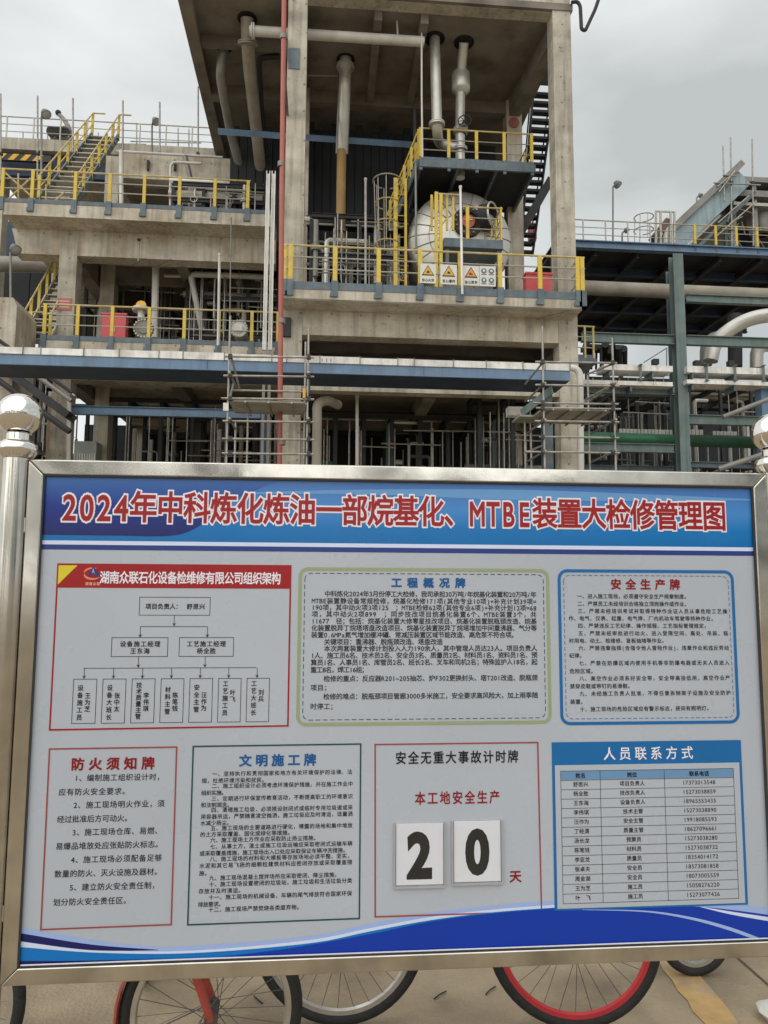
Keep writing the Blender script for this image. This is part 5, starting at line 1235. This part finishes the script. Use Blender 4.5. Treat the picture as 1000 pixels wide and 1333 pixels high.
MB().pipe([P_(838, 472, 23.9), P_(868, 453, 23.9)], .02, 6).build('stay_rod', 'teal', tf); MB().pipe([P_(868, 453, 23.9), P_(868, 478, 23.9)], .02, 6).build('stay_rod', 'teal', tf)
for k in range(9):
    q = P_(772+k*11.5, 492, 24.4); MB().pipe([q, q+V((0, 0, -.3))], .018, 5).build('small_post', 'rail', tf)
MB().pipe([P_(770, 486, 24.4), P_(872, 489, 24.4)], .018, 5).build('small_rail', 'rail', tf)
pipe_thing('fat_header_pipe', 'fat beige insulated pipe high under the blue deck', 'pipe', [(752, 374, 27), (880, 379.5, 27), (1080, 388, 27)], .27, 'dullpipe', n=16)
pipe_thing('silver_pipe', 'big silver insulated pipe curving out of the dark to the right edge', 'pipe', [(925, 470, 25.6), (930, 446, 25.6), (948, 430, 25.4), (972, 416, 25.2), (1000, 410, 25), (1070, 412, 25)], .26, 'alu', n=18, bend=.7)
pipe_thing('silver_pipe', 'arched silver pipe leg standing on the tray, left of the arch opening', 'pipe', [(919, 476, 26.5), (919, 452, 26.5), (926, 440, 26.5), (950, 436, 26.5)], .22, 'greypipe', n=16, bend=.4)
pipe_thing('silver_pipe', 'short dark pipe leg right of the arch opening', 'pipe', [(957, 478, 26.5), (957, 440, 26.5), (957, 410, 26.5)], .26, 'dark', n=14, bend=0)
pipe_thing('silver_pipe', 'silver pipe bend at the right edge above the tray', 'pipe', [(985, 480, 26.2), (985, 458, 26.2), (992, 450, 26.2), (1040, 448, 26.2)], .24, 'alu', n=16, bend=.35)
pipe_thing('green_pipe', 'bright green pipe low at the right, in front of a slatted pale box', 'pipe', [(752, 568.5, 24.9), (875, 573, 24.9)], .20, 'greenpipe', n=16)
pipe_thing('green_pipe', 'dark green pipe continuing right of the grey green column', 'pipe', [(893, 573.5, 25.2), (1080, 579, 25.2)], .22, mat('deep green pipe', (.012, .075, .035), .5, var=.2), n=16)
for (lab, pa, pb, y0, y1) in (('long slatted pale box above the green pipe', 806, 876, 558, 566), ('short slatted pale box right of the grey green column', 928, 960, 561, 567), ('small slatted pale box just right of the grey green column', 895, 916, 559, 567)):
    a, b = P_(pa, y0, 25.8), P_(pb, y1, 25.8); t = thing('slatted_box', lab, 'box', (a.x, 25.8, b.z)); n = int((b.x-a.x)/.13)
    for i in range(n): MB().box(a.x+(b.x-a.x)*i/n+.012, a.x+(b.x-a.x)*(i+1)/n-.012, 25.8, 25.85, b.z, a.z).build('slat', 'whitepipe', t)
    MB().box(a.x, b.x, 25.86, 26.4, b.z, a.z-.02).build('box_body', 'greypipe', t)
pipe_thing('diagonal_pipe', 'pale diagonal pipe rising to the right edge above the ball finial', 'pipe', [(941, 543, 23.2), (1010, 516, 23.2)], .08, 'greypipe', bend=0)
pipe_thing('diagonal_pipe', 'dark diagonal pipe just above the board at the right', 'pipe', [(935, 611, 22.5), (1010, 586, 22.5)], .09, 'greypipe', bend=0)
pipe_thing('white_downpipe', 'white downpipe beside the right column, bending under the cable bridge', 'pipe', [(734, 478, 19.2), (750, 479.5, 19.2), (755.5, 487, 19.2), (756, 620, 19.2)], .09, 'whitepipe', bend=.12)
pipe_thing('beige_elbow_pipe', 'beige upright pipe with elbow at its top, right of the left scaffold', 'pipe', [(440, 527, 19.6), (427, 521, 18.9), (412.5, 525, 18.6), (413, 545, 18.6), (412, 620, 18.6)], .125, 'dullpipe', n=14, bend=.3)
# teal/yellow small landing behind the right column
sl_ = thing('small_landing', 'small railed landing just right of the front right column', 'landing', P_(763, 470, 22.5))
railing(sl_, P_(751, 466, 22.5), P_(773, 467, 22.5), n=2, clip=False, pw=.06, pm='yrail'); MB().box(Xs(750, 467, 22.5), Xs(775, 467, 22.5), 22.4, 24, Zs(760, 474, 22.5), Zs(760, 467, 22.5)).build('landing_plate', 'steelblue', sl_)
a = Xs(762, 470, 22.5); MB().beam((a, 23, 0), (a, 23, Zs(760, 474, 22.5)), .12, .12, (0, 1, 0)).build('leg', 'teal', sl_)
dg = thing('dark_valve_skid', 'dark upright equipment silhouetted against the sky gap right of the tower', 'machine', P_(790, 476, 30))
for k in range(9):
    px = 764+k*6; q0, q1 = P_(px, 480, 29+random.random()*3), P_(px+random.uniform(-1, 1), random.uniform(446, 458), 29.5); MB().pipe([q0, q1], random.choice((.05, .1, .16)), 8).build('riser', 'dark', dg)
MB().box(Xs(762, 452, 30), Xs(812, 452, 30), 30, 30.6, Zs(780, 454, 30), Zs(780, 448, 30)).build('top_frame', 'dark', dg)
for xq in (764, 790, 808): MB().beam((Xs(xq, 480, 30.3), 30.3, 0), (Xs(xq, 480, 30.3), 30.3, Zs(780, 454, 30)), .15, .15, (0, 1, 0)).build('skid_leg', 'dark', dg)
# loop pipe at the very top right of the tower
pipe_thing('bent_conduit', 'dark bent conduit hanging beside the top of the right column', 'pipe', [(744, 3, 20.6), (752, 2, 20.6), (755.5, 8, 20.6), (757, 38, 20.6), (762, 40, 20.6), (775, 12, 20.6), (783, -12, 20.6)], .055, 'dark', n=10, bend=.12)
# inclined gallery
ig = thing('inclined_gallery', 'pale blue inclined conveyor gallery climbing to the top right structure', 'gallery', P_(880, 315, 34))
A, B = P_(858, 326, 34), P_(953, 236, 34)
MB().beam(A+V((.15, 0, -.2)), B+V((.15, 0, -.2)), 1.6, 1.0).build('gallery_box', mat('pale blue cladding', (.30, .39, .42), .5, var=.15, scale=1.5, streak=.3), ig)
MB().beam(A+V((0, -.1, .42)), B+V((0, -.1, .42)), 1.9, .3).build('gallery_roof', 'greypipe', ig)
MB().beam(A+V((.75, -.2, -.95)), B+V((.75, -.2, -.95)), 1.1, .16).build('under_chord', 'steelblue', ig)
for t_ in (.35, .97): q = A+(B-A)*t_; MB().beam((q.x, 34.3, za), (q.x, 34.3, q.z-.3), .25, .25, (0, 1, 0)).build('gallery_leg', 'teal', ig)
# top right structure
ts = thing('top_right_platform', 'grey multi level platform at the top right, wrapped in scaffold tubes', 'platform', P_(1000, 310, 33.5))
for (y0, y1, m) in ((229.5, 236, 'greypipe'), (247, 255, 'greypipe'), (263, 267, 'rail')):
    a = Xs(955, y0, 33.5); MB().box(a, a+6.5, 33.5, 38, Zs(970, y1, 33.5), Zs(970, y0, 33.5)).build('level_slab', m, ts)
for px in (955, 983, 1012, 1040): MB().ibeam((Xs(px, 300, 33.8), 33.8, za), (Xs(px, 300, 33.8), 33.8, Zs(px, 236, 33.5)), .22, .22, .02, (0, 1, 0)).build('column', 'greypipe', ts)
MB().box(Xs(962, 280, 36), Xs(1040, 280, 36), 36, 37.5, za, Zs(980, 267, 36)).build('dark_core', 'dark', ts)
MB().lathe(P_(992, 285, 34.6), (0, 0, 1), [(.3, -.9), (.6, -.8), (.75, 0), (.6, .7), (.2, .85)], 18).build('hopper', 'greypipe', ts)
R = random.Random(4)
for k in range(9): 
    q = P_(R.uniform(940, 990), R.uniform(268, 318), 33.2); MB().pipe([q, q+V((R.uniform(-1.2, 1.2), R.uniform(-.2, .6), R.uniform(-.8, .8)))], .03, 6).build('loose_tube', 'scaf', ts)
for (px, y0, y1, lab) in ((941, 190, 262, 'left bare scaffold pole at the top right'), (951, 179, 330, 'tallest scaffold pole at the top right'), (979, 181, 320, 'right scaffold pole at the top right')):
    a, b = P_(px, y0, 33), P_(px+2, y1, 33); t = thing('scaffold_pole', lab, 'pole', b); MB().pipe([b, a], .04, 7).build('tube', 'scaf', t)
    c = P_(px+1, 238, 32.95); MB().box(c.x-.07, c.x+.07, 32.88, 33.02, c.z-.06, c.z+.06).build('coupler', 'coupler', t)
t = thing('scaffold_ledgers', 'short crossing scaffold tubes around the poles at the top right', 'scaffold', P_(945, 250, 32.9))
for (a, b, c, d) in ((929, 238, 990, 241), (941, 228, 958, 229), (936, 250, 957, 222), (934, 243, 955, 226), (935, 290, 975, 255), (930, 310, 985, 262), (940, 298, 1000, 300)): MB().pipe([P_(a, b, 32.9), P_(c, d, 32.9)], .035, 6).build('ledger', 'scaf', t)
# caged hatch on the blue deck
ch = thing('railed_ladder_hatch', 'railed ladder hatch with round cage standing on the right blue deck', 'hatch', P_(850, 315, 31))
for i, yy in enumerate((283, 300)): c = P_(838, yy, 31); MB().torus((c.x, c.y, c.z), (0, 0, 1), .42, .025, 20, 6, a0=.5, a1=6.0).build('cage_hoop', 'rail', ch)
for k in range(5):
    a = math.pi*(.5+k/4); c0, c1 = P_(838, 283, 31), P_(838, 315, 31); dv = V((.42*math.cos(a), .42*math.sin(a), 0)); MB().pipe([c0+dv, c1+dv], .018, 5).build('cage_bar', 'rail', ch)
for px in (854, 860, 873, 878): MB().beam(P_(px, 317, 31.2), P_(px, 276, 31.2), .09, .07, (0, 1, 0)).build('hatch_post', 'rail', ch)
MB().beam(P_(853, 275, 31.2), P_(879, 276, 31.2), .06, .06).build('hatch_rail', 'rail', ch)
MB().beam(P_(850, 312, 31.5), P_(868, 289, 31.5), .5, .3).build('stair_flight', mat('rusty plate', (.16, .10, .085), .7), ch)
MB().pipe([P_(866, 318, 31.4), P_(868, 286, 31.4)], .14, 10).build('vent', 'whitepipe', ch)

dst = thing('dark_stair_flight', 'dark steel stair flight slanting down behind the left ball finial', 'stair', P_(40, 500, 22.6))
for dy in (0, .7):
    MB().beam(P_(-20, 462, 22.6)+V((0, dy, 0)), P_(88, 540, 22.6)+V((0, dy, 0)), .06, .24).build('stringer', 'dark', dst)
    MB().pipe([P_(-20, 432, 22.6)+V((0, dy, 0)), P_(88, 508, 22.6)+V((0, dy, 0))], .03, 6).build('handrail', 'rail', dst)
for k in range(12): q = P_(-14+k*8.6, 464+k*6.3, 22.6); MB().box(q.x-.13, q.x+.13, 22.64, 23.26, q.z-.03, q.z+.02).build('tread', 'dark', dst)
MB().box(P_(38, 560, 22.6).x, P_(44, 560, 22.6).x, 22.7, 22.9, 0, P_(41, 506, 22.6).z-.2).build('leg', 'dark', dst)
for k, (d_, r_, m_) in enumerate(((.5, .07, 'greypipe'), (.75, .05, 'dark'), (-.45, .09, 'dark'))): MB().pipe([P_(-20, 462, 22.5)+V((0, 0, d_)), P_(92, 543, 22.5)+V((0, 0, d_))], r_, 8).build('side_tube', m_, dst)
pipe_thing('rain_gutter_pipe', 'pale rain pipe kinked round the lower left column', 'pipe', [(84, 512, 25.2), (90, 522, 25.1), (90, 540, 25.1), (89, 616, 25.1)], .075, 'whitepipe', bend=.1)
cab = thing('control_cabinet', 'pale green cabinet with a vent grille behind the lower left column', 'cabinet', P_(110, 600, 27.2))
a, b = P_(97, 574, 27.2), P_(124, 616, 27.2); MB().box(a.x, b.x, 27.2, 27.9, 0, a.z).build('cabinet_body', mat('cabinet green grey', (.33, .38, .35), .5), cab)
for k in range(9): q = a.x+(b.x-a.x)*(k+.5)/9; z_ = P_(110, 590, 27.2).z; MB().box(q-.02, q+.02, 27.17, 27.198, z_-.5, z_).build('grille_bar', 'white', cab)
# unseen trees added behind the camera so the steel mirrors a dark horizon
tree = thing('added_tree_belt', 'unseen belt of trees added across the yard to darken the reflection in the steel balls', 'trees', (0, -30, 0))
Rn = random.Random(21); mb = MB(); tk = MB()
for i in range(26):
    cx0 = -48+i*3.9+Rn.uniform(-1, 1); cy0 = -30+Rn.uniform(-3, 3); hh = Rn.uniform(5.5, 9.5)
    tk.pipe([(cx0, cy0, 0), (cx0, cy0, hh*.6)], [.16, .08], 6)
    for j in range(170):
        a_, b_, r_ = Rn.uniform(0, 6.28), Rn.uniform(-1.2, 1.5), Rn.uniform(.5, 1)**.5
        p = V((cx0+2.3*r_*math.cos(a_)*math.cos(b_), cy0+2.3*r_*math.sin(a_)*math.cos(b_), hh*.62+hh*.36*r_*math.sin(b_))); s_ = Rn.uniform(.3, .6)
        e1 = V((Rn.uniform(-1, 1), Rn.uniform(-1, 1), Rn.uniform(-1, 1))).normalized()*s_; e2 = e1.cross(V((Rn.uniform(-1, 1), Rn.uniform(-1, 1), Rn.uniform(-1, 1)))).normalized()*s_*.7
        mb.quad([p-e1, p-e2, p+e1, p+e2])
tag(mb.build('crowns', mat('leaf green', (.05, .075, .035), .8, var=.4, scale=1), tree), kind='stuff'); tag(tk.build('trunks', 'dark', tree), kind='stuff')
# ================================================================== SCAFFOLDS
def tube2(th_, a, b, nm, r=.0245): MB().pipe([a, b], r, 7).build(nm, 'scaf', th_)
def coup(th_, p): MB().box(p.x-.045, p.x+.045, p.y-.05, p.y+.05, p.z-.05, p.z+.05).build('coupler', 'coupler', th_)
sc1 = thing('scaffold', 'tube scaffold with plank deck in front of the left side of the cable bridge', 'scaffold', P_(350, 605, 16.6))
Y0, Y1 = 16.6, 17.45
for (px, yt, Y) in ((300, 411, Y0), (402, 428, Y0), (307, 548, Y1), (398, 445, Y1), (323, 538, Y1), ):
    q = P_(px, yt, Y); tube2(sc1, (q.x, Y, 0), q, 'upright')
for (a, y) in ((292, 464), (291, 489), (288, 518.5), (290, 548), (289, 571), (289, 590)):
    q0, q1 = P_(a, y, Y0-.05), P_(409, y+1.5+.0, Y0-.05); tube2(sc1, q0, q1, 'ledger')
    for px in (300, 402): coup(sc1, P_(px, y+(.8 if px > 350 else .2), Y0-.03))
for (y) in (508, 524): tube2(sc1, P_(302, y, Y1), P_(400, y+2, Y1), 'ledger')
for px in (301, 402):
    for y in (489, 548): q = P_(px, y, Y0); tube2(sc1, q-V((0, .3, 0)), q+V((0, Y1-Y0+.3, 0)), 'transom')
tube2(sc1, P_(301, 464, Y0), P_(312, 506, Y1), 'brace'); tube2(sc1, P_(299, 519, Y0), P_(305, 497, Y1), 'brace')
zk = Zs(350, 521, Y0)
for i in range(4): MB().box(Xs(298, 521, Y0), Xs(397, 521, Y0), Y0+.02+i*.23, Y0+.235+i*.23, zk-.045, zk).build('plank', 'plank', sc1)
for i in range(4): MB().box(Xs(298, 521, Y0), Xs(397, 521, Y0), Y1+.12+i*.23, Y1+.335+i*.23-.01, zk-.046, zk-.001).build('plank', 'plank', sc1) if i < 1 else None
for px in (320, 350, 380): q = Xs(px, 521, Y0); MB().pipe([(q, Y0-.1, zk-.07), (q, Y1+.4, zk-.07)], .022, 6).build('transom', 'scaf', sc1)
q = P_(294, 530, 16.5); MB().box(q.x-.06, q.x+.06, 16.5, 16.53, q.z-.08, q.z+.1).build('scaffold_tag', 'white', sc1)
q = P_(396, 511, 16.5); MB().box(q.x-.03, q.x+.03, 16.5, 16.53, q.z-.12, q.z+.1).build('yellow_tag', 'signyellow', sc1)
sc2 = thing('scaffold', 'tube scaffold with tilted toe board around the front right column', 'scaffold', P_(745, 605, 16.4))
Y0, Y1 = 16.4, 17.5
for (px, yt, Y) in ((706, 425, Y0), (797, 440, Y0), (683, 538, Y1), (765, 486, Y1), (691, 560, Y1)):
    q = P_(px, yt, Y); tube2(sc2, (q.x, Y, 0), q, 'upright')
for (a, y, b) in ((697, 471, 803), (697, 501, 806), (694, 524.5, 805), (698, 531, 808), (696, 548, 806), (702, 568.5, 806), (684, 588, 807)):
    tube2(sc2, P_(a, y, Y0-.05), P_(b, y+1.6, Y0-.05), 'ledger')
    for px in (706, 797): coup(sc2, P_(px, y+(.1 if px < 750 else 1.3), Y0-.03))
for px in (706, 797):
    for y in (501, 548, 588): q = P_(px, y+1, Y0); tube2(sc2, q-V((0, .25, 0)), q+V((0, Y1-Y0+.35, 0)), 'transom')
tube2(sc2, P_(705, 474, Y0), P_(684, 500, Y1), 'brace'); tube2(sc2, P_(683, 590, Y0), P_(706, 580, Y1), 'brace'); tube2(sc2, P_(797, 474, Y0), P_(765, 487, Y1), 'brace')
tube2(sc2, P_(763, 520, Y1), P_(800, 499, Y0), 'brace')
zk = Zs(745, 531, Y0)
pa, pb = Xs(707, 531, Y0), Xs(797, 531, Y0)
for i in range(6): MB().box(pa-(.35 if i > 2 else 0), pb-.0, Y0+.03+i*.24, Y0+.25+i*.24, zk-.05, zk-.005).build('plank', 'plank', sc2)
for k in range(4): q = pa+(pb-pa)*(k+.5)/4; MB().pipe([(q, Y0-.12, zk-.075), (q, Y0+1.5, zk-.075)], .022, 6).build('transom', 'scaf', sc2)
A, B = P_(679, 538, 17.4), P_(719, 507, 16.35)
MB().beam(A, B, .03, .2, (0, 0, 1)).build('toe_board', 'teal', sc2)
wb = thing('white_junction_box', 'white box on the column behind the right scaffold', 'box', P_(671, 541, 19.5))
a, b = P_(662, 529, 19.5), P_(681, 541, 19.5); MB().box(a.x, b.x, 19.5, 19.8, b.z, a.z).build('box_body', 'white', wb); MB().box(a.x+.03, b.x-.03, 19.485, 19.498, b.z+.03, a.z-.03).build('box_lid', 'signwhite', wb)
MB().beam(((a.x+b.x)/2, 19.85, 0), ((a.x+b.x)/2, 19.85, b.z), .1, .08, (0, 1, 0)).build('box_stand', 'dark', wb)
pole('tall white slim post standing near the middle under the tower', 465, 515, 465, 606, 21.8, .05, 'whitepipe')

# ================================================================== BICYCLES
def bicycle(label, r, frame_m, rim_m, front_px, front_y, rz, fender=None, name='bicycle', fork_m=None, group=None, wb_=1.03, tr_=.021, nsp=28, steer=0, at_x=None, rim2=None):
    """built with the front wheel hub above the origin, facing +x; placed by its front wheel"""
    t = thing(name, label, 'bicycle', (0, 0, 0), 0, group); t['_o'] = (0, 0, 0)
    fork_m = fork_m or frame_m
    def wheel(x, rim_m=rim_m):
        w_ = MB().pipe([(x, -.05, r), (x, .05, r)], .022, 12).build('wheel', 'spoke', t)
        MB().torus((x, 0, r), (0, 1, 0), r-tr_, tr_, 56, 10).build('tyre', 'rubber', w_)
        ri = r-2*tr_; MB().lathe((x, 0, r), (0, 1, 0), [(ri+.004, -.012), (ri-.012, -.011), (ri-.018, 0), (ri-.012, .011), (ri+.004, .012)], 56).build('rim', rim_m, w_)
        me = None
        for i in range(nsp):
            a = 2*math.pi*i/nsp; a2 = a+(.32 if i % 4 < 2 else -.32); s_ = .024*(1 if i % 2 else -1)
            MB().pipe([(x+.02*math.cos(a2+1.2*(1 if i % 4 < 2 else -1)), s_, r+.02*math.sin(a2+1.2*(1 if i % 4 < 2 else -1))), (x+(ri-.016)*math.cos(a), 0, r+(ri-.016)*math.sin(a))], .0013, 4, caps=False).build('spoke', 'spoke', w_)
    wheel(0); wheel(-wb_, rim2 or rim_m)
    hx, hz_ = -.10*r/.33-.03, r+.36
    head0, head1 = V((hx-.02, 0, hz_)), V((hx-.075, 0, hz_+.17)); bbk = V((-wb_+.43, 0, max(r-.01, .27))); seat = V((-wb_+.30, 0, r+.46))
    for s_ in (-1, 1): MB().pipe([(0, s_*.052, r), (-.045, s_*.05, r+.12), (hx-.005, s_*.045, r+.31), (hx-.012, s_*.03, hz_-.02)], .0135, 10, bend=.03).build('fork_blade', fork_m, t)
    MB().pipe([(hx-.013, -.045, hz_-.02), (hx-.013, .045, hz_-.02)], .018, 8).build('fork_crown', fork_m, t)
    f = MB(); f.pipe([head0, head1], .022, 10); f.pipe([head0+V((0, 0, .05)), bbk], .018, 10); f.pipe([head1, seat], .015, 10); f.pipe([bbk, seat+V((-.02, 0, .06))], .016, 10)
    for s_ in (-1, 1): f.pipe([bbk+V((0, s_*.03, 0)), (-wb_, s_*.06, r)], .010, 8); f.pipe([seat+V((0, s_*.015, -.03)), (-wb_, s_*.06, r)], .008, 8)
    f.build('frame', frame_m, t)
    MB().pipe([head1, head1+V((-.03, 0, .12))], .013, 8).build('stem', 'chrome', t)
    hb = head1+V((-.03, 0, .12)); MB().pipe([hb+V((-.16, -.28, .02)), hb+V((-.03, -.2, .03)), hb, hb+V((-.03, .2, .03)), hb+V((-.16, .28, .02))], .011, 8, bend=.08).build('handlebar', 'chrome', t)
    for s_ in (-1, 1): MB().pipe([hb+V((-.07, s_*.23, .027)), hb+V((-.16, s_*.28, .02))], .016, 8).build('grip', 'rubber', t)
    sp0 = seat+V((-.02, 0, .06)); MB().pipe([sp0, sp0+V((-.03, 0, .12))], .012, 8).build('seat_post', 'chrome', t)
    sd_ = sp0+V((-.03, 0, .14)); MB().lathe(sd_+V((-.02, 0, 0)), (1, 0, 0), [(.001, -.12), (.07, -.10), (.075, -.04), (.04, .05), (.022, .13), (.001, .15)], 14).build('saddle', 'rubber', t)
    MB().lathe(bbk+V((0, -.05, 0)), (0, 1, 0), [(.07, -.003), (.075, 0), (.07, .003), (.02, .003)], 28).build('chain_ring', 'spoke', t)
    MB().pipe([bbk+V((0, -.06, 0)), bbk+V((.155, -.07, .04)), bbk+V((.155, -.13, .04))], .009, 6).build('crank', 'chrome', t)
    MB().box(*[q for pr in zip(bbk+V((.115, -.19, .03)), bbk+V((.195, -.10, .06))) for q in pr]).build('pedal', 'rubber', t)
    if fender:
        for x, a0, a1 in ((0, -.35, 2.1), (-wb_, .1, 2.6)):
            mb = MB(); R_ = r+.012; N = 16
            # arc from in front (angle 65 deg) to behind (200 deg)
            aa = [math.radians(62+(208-62)*k/N) for k in range(N+1)]
            k0 = 0
            for a in aa:
                for y, d in ((-.028, -.008), (-.014, .002), (.014, .002), (.028, -.008)): mb.v.append((x+(R_+d)*math.cos(a), y, r+(R_+d)*math.sin(a)))
            for k in range(N):
                for j in range(3): mb.f.append((k*4+j, k*4+j+1, (k+1)*4+j+1, (k+1)*4+j))
            o = mb.build('mudguard', fender, t, smooth=True); m_ = o.modifiers.new('s', 'SOLIDIFY'); m_.thickness = .0015
            for s_ in (-1, 1): MB().pipe([(x, s_*.055, r), (x+(R_)*math.cos(aa[-2]), s_*.028, r+R_*math.sin(aa[-2]))], .0025, 5).build('mudguard_stay', 'spoke', t)
    q = at(front_px, 1250, Y=front_y); t.location = (q.x, front_y, 0); t.rotation_euler = (0, 0, rz)
    del t['_o']
    if at_x is not None: t.location.x = at_x
    if steer:          # front wheel, fork and guard turned about the hub; the rest shifts so the head stays on the fork
        hd_ = V((head0.x, 0)); c_, s__ = math.cos(steer), math.sin(steer); sh_ = V((hd_.x*c_-hd_.x, hd_.x*s__))
        nw = [0, 0]
        for ch in [o for o in COL.objects if o.parent == t]:
            nm = ch.name.split('.')[0]
            k_ = {'wheel': 0, 'mudguard': 1}.get(nm)
            front = nm in ('fork_blade', 'fork_crown')
            if k_ is not None: front = nw[k_] == 0; nw[k_] += 1
            if nm == 'mudguard_stay': front = nw[1] == 1
            if front: ch.rotation_euler = (0, 0, steer)
            else: ch.location = (sh_.x, sh_.y, 0)
    return t
bicycle('red forked bicycle with its front wheel turned sideways behind the lower left of the board', .30, 'bikered', 'chrome', 278, 2.66, math.radians(-72), fender='bikered', wb_=1.05, steer=math.radians(75))
bicycle('bicycle with bright red front rim and silver rear rim behind the middle of board', .345, 'bikeblack', 'redrim', 748, 3.0, math.radians(-6), wb_=.93, tr_=.022, rim2='chrome')
xq = at(-88, 1262, Y=2.75).x
bicycle('dark bicycle mostly cut off by the lower left edge of the picture', .31, 'bikeblack', 'chrome', 0, 2.75, math.pi, wb_=1.03, at_x=xq-1.03)
bicycle('small wheeled folding bicycle with fat tyre at the lower right', .165, 'bikeblue', 'chrome', 905, 3.35, math.pi, wb_=.92, tr_=.022, nsp=14)

# ================================================================== GROUND DETAILS
yl = MB(); q = [at(868, 1268, Z=.004), at(905, 1262, Z=.004), at(975, 1345, Z=.004), at(925, 1345, Z=.004)]
d0 = (q[3]-q[0]); 
def edge(a, b, n, j):
    return [a+(b-a)*(i/n)+V((random.uniform(-j, j), random.uniform(-j, j), 0)) for i in range(n+1)]
L_ = edge(q[0]-d0*1.2, q[3]+d0*.8, 16, .008); R_ = edge(q[1]-(q[2]-q[1])*1.2, q[2]+(q[2]-q[1])*.8, 16, .008)
for i in range(16): yl.quad([(L_[i].x, L_[i].y, .0045), (L_[i+1].x, L_[i+1].y, .0045), (R_[i+1].x, R_[i+1].y, .0045), (R_[i].x, R_[i].y, .0045)])
tag(yl.build('painted_line', mat('worn yellow line', (.48, .31, .13), .85, var=.3, scale=9, patch=(.36, .29, .2), patch_amt=.85, patch_scale=6)), kind='structure')
wbag = thing('white_bag', 'crumpled pale bag lying on the ground at the lower right corner', 'bag', (at(1024, 1330, Z=0).x, at(1024, 1330, Z=0).y, 0))
mb = MB(); c = wbag.location; R = random.Random(2); n = 12
mb.lathe((c.x, c.y, 0), (0, 0, 1), [(.08, .0), (.095, .03), (.085, .05), (.05, .07), (.02, .09), (.001, .085)], n)
mb.v = [(x+R.uniform(-.018, .018), y+R.uniform(-.018, .018), max(0, z+R.uniform(-.012, .012))) for x, y, z in mb.v]; mb.build('bag_body', 'signwhite', wbag)
MB().torus((c.x, c.y, .088), (0, 0, 1), .02, .008, 12, 6).build('bag_knot', 'signwhite', wbag)
for (px, py, lab) in ((572, 1296, 'small dark twig on the ground left of the red rimmed wheel'), (638, 1290, 'tiny scrap beside the red rimmed wheel'), (335, 1302, 'short dark stick lying under the red bicycle')):
    q = at(px, py, Z=.005); t = MB(); a = random.uniform(0, 3); d = V((math.cos(a), math.sin(a), 0))*.035; t.pipe([q-d, q+V((0, 0, .004)), q+d+V((.008, .004, .002))], .003, 5); o = solo(t, 'twig', 'rubber', lab, 'twig')
gs = MB(); R = random.Random(9)
for i in range(420):
    x, y = R.uniform(-3, 4), R.uniform(1.6, 7); s_ = R.uniform(.002, .006); k = len(gs.v)
    gs.v += [(x-s_, y-s_, 0), (x+s_, y-s_*.6, 0), (x+s_*.4, y+s_, 0), (x, y, s_*1.3)]; gs.f += [(k, k+1, k+3), (k+1, k+2, k+3), (k+2, k, k+3)]
tag(gs.build('grit', 'dullpipe'), 'loose grit scattered over the yard concrete', 'grit', kind='stuff')

for o in list(COL.objects):
    if '_o' in o.keys(): del o['_o']
